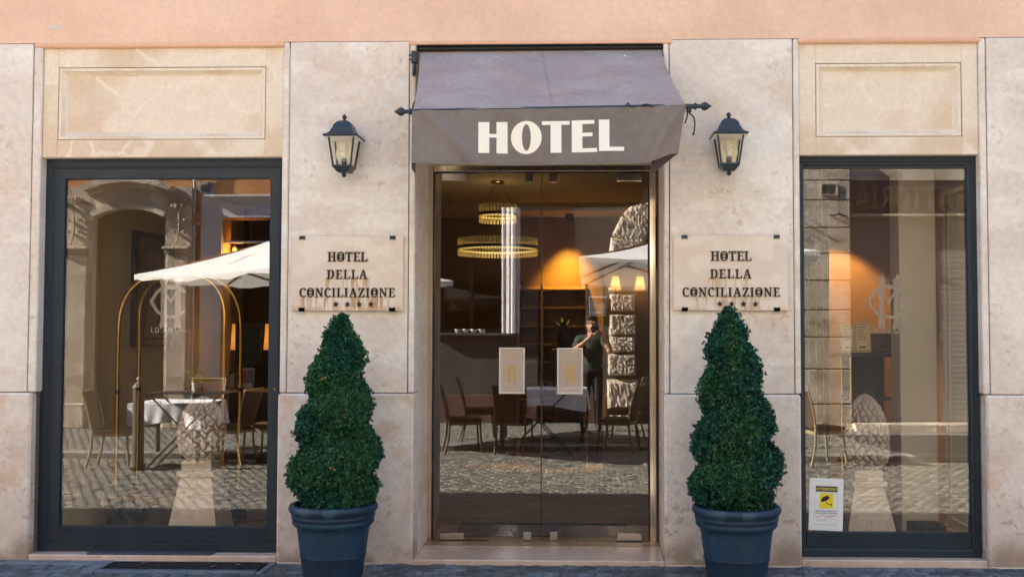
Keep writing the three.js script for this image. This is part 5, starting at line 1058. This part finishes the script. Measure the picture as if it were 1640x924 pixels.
function table(x, z, w, d, drop, label) {
  const Y = z > 5.86 ? 0.06 : 0, t = thing('cafe_table', label, 'table', [x, Y, z], 0, 'café tables under white cloths');
  for (const [a, b] of [[-1, -1], [1, -1], [1, 1], [-1, 1]]) part(t, 'leg', cb(a * (w / 2 - 0.06) - 0.02, a * (w / 2 - 0.06) + 0.02, 0.003, 0.68, b * (d / 2 - 0.06) - 0.02, b * (d / 2 - 0.06) + 0.02, 0.003), blackIron);
  part(t, 'tabletop', cb(-w / 2, w / 2, 0.681, 0.715, -d / 2, d / 2, 0.006), darkWood);
  const c = solo('tablecloth', merge([cb(x - w / 2 - 0.006, x + w / 2 + 0.006, 0.7155, 0.724, z - d / 2 - 0.006, z + d / 2 + 0.006, 0.004), ...[0, 1, 2, 3].map((k) => { const L = k % 2 ? d : w, o = k % 2 ? w : d; return clean(grid(36, 8, (u, v) => { const s = (u - 0.5) * (L + 0.012), f = v * (0.012 * Math.sin(u * 31 + k * 2) + 0.02 * Math.sin(u * 9 + k)) + 0.03 * v; return [s, 0.722 - v * (drop + 0.04 * Math.cos(u * 6.283 * 1) * v), o / 2 + 0.006 + f]; }).rotateY(k * Math.PI / 2).translate(x, 0, z)); })]).translate(0, Y, 0), cloth);
  return c;
}
tag(table(-5.1, 5.3, 0.88, 0.8, 0.26, 'sunlit café table with six glasses, reflected in the left window'), 'bright white tablecloth in sunlight, reflected in the left window', 'tablecloth', 'white tablecloths on the café tables');
tag(table(-0.73, 6.32, 1.22, 0.78, 0.25, 'long café table in shade, reflected below the menus on the door'), 'white tablecloth in blue shade, reflected below the door menus', 'tablecloth', 'white tablecloths on the café tables');
const tumbler = lathe([[0, 0], [0.03, 0], [0.034, 0.05], [0.037, 0.1], [0.035, 0.1], [0.032, 0.05], [0.028, 0.008], [0, 0.008]], 20);
const tumblerMat = phys({ color: C(0.97, 0.97, 0.97), transmission: 1, thickness: 0, roughness: 0.02, ior: 1.5 });
const nth = ['leftmost', 'second from left', 'third from left', 'fourth from left', 'fifth from left', 'rightmost'];
for (const [i, [x, z]] of [[-5.3, 5.1], [-5.2, 5.2], [-5.0, 5.12], [-4.9, 5.2], [-4.82, 5.08], [-4.72, 5.15]].entries()) solo('tumbler', tumbler.clone().translate(x, 0.7245, z), tumblerMat, `${nth[i]} of the six clear tumblers on the sunlit tablecloth in the left window`, 'glass', 'tumblers on the sunlit table');
for (const [i, x] of [-0.86, -0.74, -0.62, -0.5].entries()) solo('tumbler', tumbler.clone().translate(x, 0.7845, 6.1), tumblerMat, `${i === 3 ? nth[5] : nth[i]} of four clear tumblers on the shaded tablecloth between the door menus`, 'glass', 'tumblers on the shaded table');
solo('napkin', grid(8, 8, (u, v) => [-5.42 + u * 0.2, 0.731 + 0.012 * Math.sin(u * 7) * Math.sin(v * 5) + 0.006, 5.0 + v * 0.16]), cloth, 'folded white napkin at the left of the sunlit tablecloth', 'napkin');
const weaveTex = tex(256, 0.12, (u, v) => { const a = Math.sin(u * 6.283 * 6), b = Math.sin(v * 6.283 * 6), k = 0.55 + 0.35 * Math.abs(a * b) + 0.3 * (a * b > 0 ? 0.3 : 0); return [112 * k, 80 * k, 54 * k]; });
const weaveBump = tex(256, 0.12, (u, v) => 0.5 + 0.5 * Math.sin(u * 6.283 * 6) * Math.sin(v * 6.283 * 6), false);
const rattan = std({ map: weaveTex, bumpMap: weaveBump, bumpScale: 0.004, roughness: 0.75, side: THREE.DoubleSide });
const caneEdge = std({ color: C(0.34, 0.25, 0.14), roughness: 0.55 });
const darkCane = std({ map: weaveTex, color: C(0.3, 0.24, 0.2), bumpMap: weaveBump, bumpScale: 0.004, roughness: 0.6, side: THREE.DoubleSide }), darkEdge = std({ color: C(0.1, 0.065, 0.04), roughness: 0.4 });
function chairShape(rattan, caneEdge) {
  const t = new THREE.Group();
  const back = (u, v) => [(u - 0.5) * (0.4 + 0.04 * v), 0.45 + v * 0.44, -0.2 - 0.06 * v - 0.05 * v * v + 0.03 * (1 - (2 * u - 1) ** 2) * -1];
  part(t, 'seat', cb(-0.215, 0.215, 0.41, 0.455, -0.2, 0.22, 0.018), rattan);
  part(t, 'backrest', wuv(grid(12, 14, back)), rattan);
  const e = []; for (let i = 0; i <= 10; i++) e.push(back(0, i / 10)); for (let i = 1; i < 10; i++) e.push(back(i / 10, 1)); for (let i = 10; i >= 0; i--) e.push(back(1, i / 10));
  part(t, 'back_frame', tube(e, 0.013, 60, 7), caneEdge);
  for (const s of [-1, 1]) { part(t, 'leg', tube([[s * 0.19, 0.42, 0.19], [s * 0.195, 0.2, 0.205], [s * 0.2, 0.004, 0.225]], 0.014, 8, 7), caneEdge); part(t, 'leg', tube([[s * 0.19, 0.45, -0.19], [s * 0.19, 0.2, -0.21], [s * 0.2, 0.004, -0.26]], 0.014, 8, 7), caneEdge); }
  part(t, 'apron', [cb(-0.2, 0.2, 0.37, 0.409, 0.19, 0.205, 0.002), cb(-0.2, 0.2, 0.37, 0.409, -0.205, -0.19, 0.002), cb(-0.208, -0.194, 0.37, 0.409, -0.188, 0.188, 0.002), cb(0.194, 0.208, 0.37, 0.409, -0.188, 0.188, 0.002)], caneEdge);
  return t;
}
const chair0 = chairShape(rattan, caneEdge), chair1 = chairShape(darkCane, darkEdge);
for (const [x, z, a, label] of [[-5.62, 4.75, 1.45, 'woven rattan chair left of the sunlit table, back to the left'], [-5.12, 6.15, 3.1, 'woven rattan chair behind the sunlit table, its seat under the cloth'], [-4.38, 5.1, -1.4, 'woven rattan chair right of the sunlit table, nearer the trolley rails'], [-4.0, 5.34, -1.3, 'woven rattan chair right of the sunlit table, at the window edge'],
  [-1.72, 5.34, 1.35, 'leftmost rattan chair at the shaded table in the door glass'], [-1.62, 6.3, 1.4, 'rattan chair left of the shaded table, second from the door edge'], [-1.05, 5.25, 0.15, 'rattan chair before the shaded table, pale seat edge below the left menu'], [0.3, 5.34, -1.3, 'rattan chair right of the shaded table, nearer the photographer'], [0.42, 6.35, -1.35, 'rattan chair right of the shaded table, by the lowest quoin stone'], [2.72, 5.3, 1.2, 'rattan chair reflected at the left edge of the right window']]) {
  const c = (x > -2 && x < 2 ? chair1 : chair0).clone(); c.name = numbered('rattan_chair'); scene.add(c); c.position.set(x, z > 5.86 ? 0.055 : 0.0, z); c.rotation.y = a; tag(c, label, 'chair', 'rattan café chairs');
}
for (const [x, z, label] of [[-4.75, 4.75, 'folding tray stand with crossed legs before the sunlit table'], [-0.72, 5.1, 'folding tray stand with crossed legs before the shaded table']]) {
  const t = thing('tray_stand', label, 'tray stand', [x, 0, z], 0, 'folding tray stands');
  for (const d of [-0.16, 0.16]) { part(t, 'crossed_leg', sbar([-0.42, 0.01, d], [0.42, 0.85, d], 0.016, 0.016), black); part(t, 'crossed_leg', sbar([0.42, 0.01, d + 0.018], [-0.42, 0.85, d + 0.018], 0.016, 0.016), black); }
  part(t, 'strap', [cb(-0.43, -0.41, 0.852, 0.857, -0.17, 0.19, 0.001), cb(0.41, 0.43, 0.852, 0.857, -0.17, 0.19, 0.001)], black);
  if (x < -4) part(t, 'tray', [cb(-0.5, 0.52, 0.8575, 0.87, -0.22, 0.24, 0.004)], black);
}
{
  const t = thing('small_plant', 'small yellow-green plant in a white pot on the black tray, reflected in the left window', 'plant', [-4.68, 0.8705, 4.8]);
  part(t, 'pot', lathe([[0, 0], [0.045, 0], [0.06, 0.11], [0.054, 0.11], [0, 0.09]], 20), std({ color: C(0.7, 0.68, 0.64), roughness: 0.5 }));
  const lf = [];
  for (let i = 0; i < 240; i++) { const a = R(0, 6.28), rr = 0.13 * Math.sqrt(rnd()), y = 0.1 + R(0, 0.2) * (1 - rr * 3), L = R(0.02, 0.04), b = R(0, 6.28); const p = [rr * Math.cos(a), y, rr * Math.sin(a)], d = [Math.cos(b) * L, R(-0.3, 0.8) * L, Math.sin(b) * L], s = [-Math.sin(b) * L * 0.35, 0, Math.cos(b) * L * 0.35]; lf.push(tint(fromTris([p, p.map((q, j) => q + d[j] * 0.5 + s[j]), p.map((q, j) => q + d[j]), p, p.map((q, j) => q + d[j]), p.map((q, j) => q + d[j] * 0.5 - s[j])].flat()), mix3([0.1, 0.16, 0.02], [0.35, 0.34, 0.04], rnd()))); }
  part(t, 'foliage', lf, std({ vertexColors: true, roughness: 0.7, side: THREE.DoubleSide }));
}
{
  const t = thing('bollard', 'grey iron bollard at the kerb, reflected left of the sunlit table', 'bollard', [-5.24, 0.0, 4.5]);
  part(t, 'post', lathe([[0, 0.004], [0.085, 0.004], [0.085, 0.05], [0.066, 0.07], [0.062, 0.9], [0.07, 0.92], [0.07, 0.95], [0.05, 0.97], [0.03, 1.0], [0, 1.01]], 24), std({ color: C(0.1, 0.085, 0.065), roughness: 0.55, metalness: 0.3 }));
  part(t, 'cap', ball(0.03, 0, 1.03, 0, 14, 10), std({ color: C(0.3, 0.28, 0.25), metalness: 0.6, roughness: 0.3 }));
}
// ---------------------------------------------------------------- the photographer, mirrored in the door
function smin(a, b, k) { const h = clamp(0.5 + 0.5 * (b - a) / k); return b + (a - b) * h - k * h * (1 - h); }
const cap = (a, b, ra, rb = ra) => { const d = [b[0] - a[0], b[1] - a[1], b[2] - a[2]], L = d[0] * d[0] + d[1] * d[1] + d[2] * d[2] + 1e-9; return (x, y, z) => { const h = clamp(((x - a[0]) * d[0] + (y - a[1]) * d[1] + (z - a[2]) * d[2]) / L), px = x - a[0] - h * d[0], py = y - a[1] - h * d[1], pz = z - a[2] - h * d[2]; return Math.sqrt(px * px + py * py + pz * pz) - (ra + (rb - ra) * h); }; };
const ell = (c, r) => { const m = Math.min(...r); return (x, y, z) => { const a = (x - c[0]) / r[0], b = (y - c[1]) / r[1], d = (z - c[2]) / r[2], k = Math.sqrt(a * a + b * b + d * d); return (k - 1) * m; }; };
function field(center, half, res, bones, k) {    // marching cubes over a smooth union of bones [distance, blend]
  const mc = new MarchingCubes(res, new THREE.MeshStandardMaterial(), false, false, 220000), s = res / 2;
  mc.isolation = 0;
  for (let z = 0; z < res; z++) for (let y = 0; y < res; y++) for (let x = 0; x < res; x++) {
    const X = center[0] + (x - s) / s * half, Y = center[1] + (y - s) / s * half, Z = center[2] + (z - s) / s * half;
    let d = 1e3;
    for (const [f, kk] of bones) { const e = f(X, Y, Z); d = kk === 'cut' ? Math.max(d, -e) : kk === 'and' ? Math.max(d, e) : smin(d, e, kk ?? k); }
    mc.field[z * mc.size2 + y * mc.size + x] = -d;
  }
  mc.update();
  const n = mc.geometry.drawRange.count, g = new THREE.BufferGeometry();
  g.setAttribute('position', new THREE.BufferAttribute(mc.positionArray.slice(0, n * 3), 3));
  g.setAttribute('normal', new THREE.BufferAttribute(mc.normalArray.slice(0, n * 3), 3));
  g.scale(half, half, half).translate(...center);
  const nn = g.attributes.normal; for (let i = 0; i < nn.count; i++) { const v = V3(nn.getX(i), nn.getY(i), nn.getZ(i)).normalize(); nn.setXYZ(i, v.x, v.y, v.z); }
  return clean(g);
}
{
  const t = thing('person', 'person in green T-shirt photographing the hotel, mirrored in the right door leaf', 'person', [-0.05, 0.06, 7.66], Math.PI);
  const skin = phys({ color: C(0.46, 0.25, 0.16), roughness: 0.55 });
  const sh = [0.185, 1.4, -0.02], eL = [0.26, 1.22, 0.16], eR = [-0.275, 1.23, 0.2], hL = [-0.015, 1.475, 0.235], hR = [-0.12, 1.535, 0.185], wL = [0.035, 1.42, 0.2], wR = [-0.155, 1.475, 0.175];
  const hd = [
    [ell([0, 1.635, -0.005], [0.078, 0.105, 0.098])], [ell([0, 1.57, 0.035], [0.055, 0.055, 0.06])], [cap([0, 1.535, 0.06], [0, 1.55, 0.045], 0.024), 0.02], [cap([0, 1.63, 0.085], [0, 1.59, 0.112], 0.009, 0.016), 0.015],
    [cap([-0.018, 1.588, 0.095], [0.018, 1.588, 0.095], 0.008), 0.012], [cap([-0.05, 1.655, 0.082], [0.05, 1.655, 0.082], 0.012), 0.02], [cap([-0.02, 1.562, 0.088], [0.02, 1.562, 0.088], 0.008), 0.01], [cap([-0.02, 1.551, 0.086], [0.02, 1.551, 0.086], 0.008), 0.01],
    [ell([0.08, 1.615, -0.005], [0.012, 0.032, 0.02]), 0.01], [ell([-0.08, 1.615, -0.005], [0.012, 0.032, 0.02]), 0.01],
  ];
  const arms = [];
  arms.push([cap([0, 1.56, -0.02], [0, 1.41, -0.03], 0.054, 0.06), 0.03], [cap([-0.12, 1.4, -0.02], [0.12, 1.4, -0.02], 0.05), 0.05]);
  for (const [s, e, w] of [[sh, eL, wL], [[-sh[0], sh[1], sh[2]], eR, wR]]) arms.push([cap(s, e, 0.05, 0.04), 0.03], [cap(e, [e[0] * 0.7 + w[0] * 0.3, e[1] * 0.7 + w[1] * 0.3, e[2] * 0.7 + w[2] * 0.3], 0.04, 0.04), 0.03], [cap([e[0] * 0.7 + w[0] * 0.3, e[1] * 0.7 + w[1] * 0.3, e[2] * 0.7 + w[2] * 0.3], w, 0.04, 0.026), 0.03]);
  // left hand cradles the lens from below, right hand closes on the camera grip
  arms.push([cap(wL, hL, 0.026, 0.03), 0.02], [cap([-0.035, 1.478, 0.215], [0.0, 1.478, 0.25], 0.024), 0.02]);
  const fL = [[[-0.055, 1.482, 0.222], [-0.092, 1.505, 0.23], [-0.1, 1.538, 0.235]], [[-0.05, 1.482, 0.24], [-0.09, 1.5, 0.252], [-0.1, 1.532, 0.255]], [[-0.04, 1.48, 0.258], [-0.08, 1.497, 0.27], [-0.094, 1.524, 0.27]], [[-0.025, 1.478, 0.268], [-0.06, 1.49, 0.286], [-0.08, 1.512, 0.284]]];
  for (const [a, b, c] of fL) arms.push([cap(a, b, 0.0095, 0.0085), 0.006], [cap(b, c, 0.0085, 0.0075), 0.004]);
  arms.push([cap([0.005, 1.48, 0.222], [0.008, 1.515, 0.222], 0.012, 0.01), 0.008], [cap([0.008, 1.515, 0.222], [0.0, 1.545, 0.226], 0.01, 0.008), 0.004]);
  arms.push([cap(wR, [-0.145, 1.525, 0.17], 0.026, 0.03), 0.02], [cap([-0.147, 1.545, 0.16], [-0.145, 1.515, 0.18], 0.025), 0.02]);
  const fR = [[[-0.152, 1.572, 0.185], [-0.138, 1.596, 0.205], [-0.118, 1.598, 0.212]], [[-0.158, 1.552, 0.195], [-0.143, 1.556, 0.222], [-0.118, 1.556, 0.222]], [[-0.158, 1.533, 0.196], [-0.143, 1.536, 0.222], [-0.118, 1.536, 0.222]], [[-0.155, 1.515, 0.193], [-0.141, 1.517, 0.216], [-0.12, 1.517, 0.218]]];
  for (const [a, b, c] of fR) arms.push([cap(a, b, 0.0095, 0.0085), 0.006], [cap(b, c, 0.0085, 0.0075), 0.004]);
  arms.push([cap([-0.14, 1.525, 0.152], [-0.115, 1.55, 0.138], 0.012, 0.01), 0.008], [cap([-0.115, 1.55, 0.138], [-0.095, 1.56, 0.14], 0.01, 0.008), 0.004]);
  const bodyBones = [...hd, ...arms];
  const body = part(t, 'body', field([0, 1.45, 0.08], 0.33, 132, bodyBones, 0.03), skin);
  for (const s of [-1, 1]) part(body, 'eye', [ball(0.0115, s * 0.031, 1.635, 0.083, 10, 8)], std({ color: C(0.5, 0.45, 0.4), roughness: 0.2 }));
  const hairMat = std({ color: C(0.035, 0.022, 0.014), roughness: 0.7, bumpMap: grainBump, bumpScale: 0.01 });
  const wob = (x, y, z) => 0.006 * Math.sin(x * 90) * Math.sin(y * 75 + 1) * Math.sin(z * 80);
  part(t, 'hair', field([0, 1.65, -0.01], 0.15, 64, [[(x, y, z) => ell([0, 1.655, -0.016], [0.088, 0.108, 0.106])(x, y, z) + wob(x, y, z)], [ell([0.02, 1.735, 0.045], [0.06, 0.028, 0.04]), 0.03], [ell([0, 1.59, 0.1], [0.09, 0.085, 0.085]), 'cut'], [(x, y, z) => 1.58 - 0.5 * Math.max(0, z) - y, 'and']], 0.02), hairMat);
  const shirtMat = std({ color: C(0.035, 0.055, 0.04), roughness: 0.9, bumpMap: grainBump, bumpScale: 0.004 });
  const mid = (a, b, k) => a.map((p, i) => p + (b[i] - p) * k), tor = [[ell([0, 1.27, -0.02], [0.185, 0.2, 0.115])], [ell([0, 1.02, -0.01], [0.165, 0.14, 0.115]), 0.08], [cap([-0.15, 1.385, -0.025], [0.15, 1.385, -0.025], 0.065), 0.06]];
  for (const [s, e] of [[sh, eL], [[-sh[0], sh[1], sh[2]], eR]]) tor.push([cap(s, mid(s, e, 0.72), 0.064, 0.061), 0.04]);
  tor.push([cap([0, 1.5, -0.015], [0, 1.43, -0.02], 0.066), 'cut'], [(x, y) => 0.9 + 0.008 * Math.sin(x * 40) - y, 'and']);
  for (const [s, e] of [[sh, eL], [[-sh[0], sh[1], sh[2]], eR]]) tor.push([cap(mid(s, e, 0.66), mid(s, e, 1), 0.052), 'cut']);
  part(t, 'tshirt', field([0, 1.18, 0.0], 0.36, 72, tor, 0.05), shirtMat);
  const trouserMat = std({ color: C(0.02, 0.022, 0.028), roughness: 0.9 });
  const legs = [[ell([0, 0.93, -0.01], [0.16, 0.1, 0.11])]];
  for (const s of [-1, 1]) legs.push([cap([s * 0.085, 0.88, -0.01], [s * 0.1, 0.5, 0.015], 0.088, 0.066), 0.05], [cap([s * 0.1, 0.5, 0.015], [s * 0.105, 0.06, -0.02], 0.064, 0.052), 0.03]);
  part(t, 'trousers', field([0, 0.53, 0], 0.54, 90, legs, 0.04), trouserMat);
  for (const s of [-1, 1]) part(t, 'shoe', field([s * 0.11, 0.06, 0.04], 0.18, 40, [[cap([s * 0.107, 0.045, -0.05], [s * 0.115, 0.038, 0.14], 0.043, 0.036)], [cap([s * 0.105, 0.08, -0.03], [s * 0.105, 0.06, 0.03], 0.045), 0.03], [(x, y) => 0.002 - y, 'and']], 0.03), std({ color: C(0.03, 0.03, 0.03), roughness: 0.7 }));
  const cam = thing('camera', 'black camera held to the face of the person mirrored in the door', 'camera', [0, 1.606, 7.66], Math.PI);
  cam.position.x = 0.0;
  part(cam, 'camera_body', [cb(-0.07, 0.066, -0.042, 0.04, 0.145, 0.195, 0.008), cb(-0.026, 0.026, 0.0405, 0.066, 0.15, 0.2, 0.008), cb(-0.088, -0.0705, -0.04, 0.034, 0.15, 0.205, 0.008)], black);
  part(cam, 'lens', [bar([0, -0.004, 0.1955], [0, -0.004, 0.215], 0.034, 0.034, 24), bar([0, -0.004, 0.2151], [0, -0.004, 0.258], 0.036, 0.036, 24)], black);
  part(cam, 'lens_glass', ball(0.028, 0, -0.004, 0.246, 18, 12), phys({ color: C(0.01, 0.01, 0.015), roughness: 0.05, clearcoat: 1 }));
}
scene.updateMatrixWorld(true);
renderer.render(scene, camera);
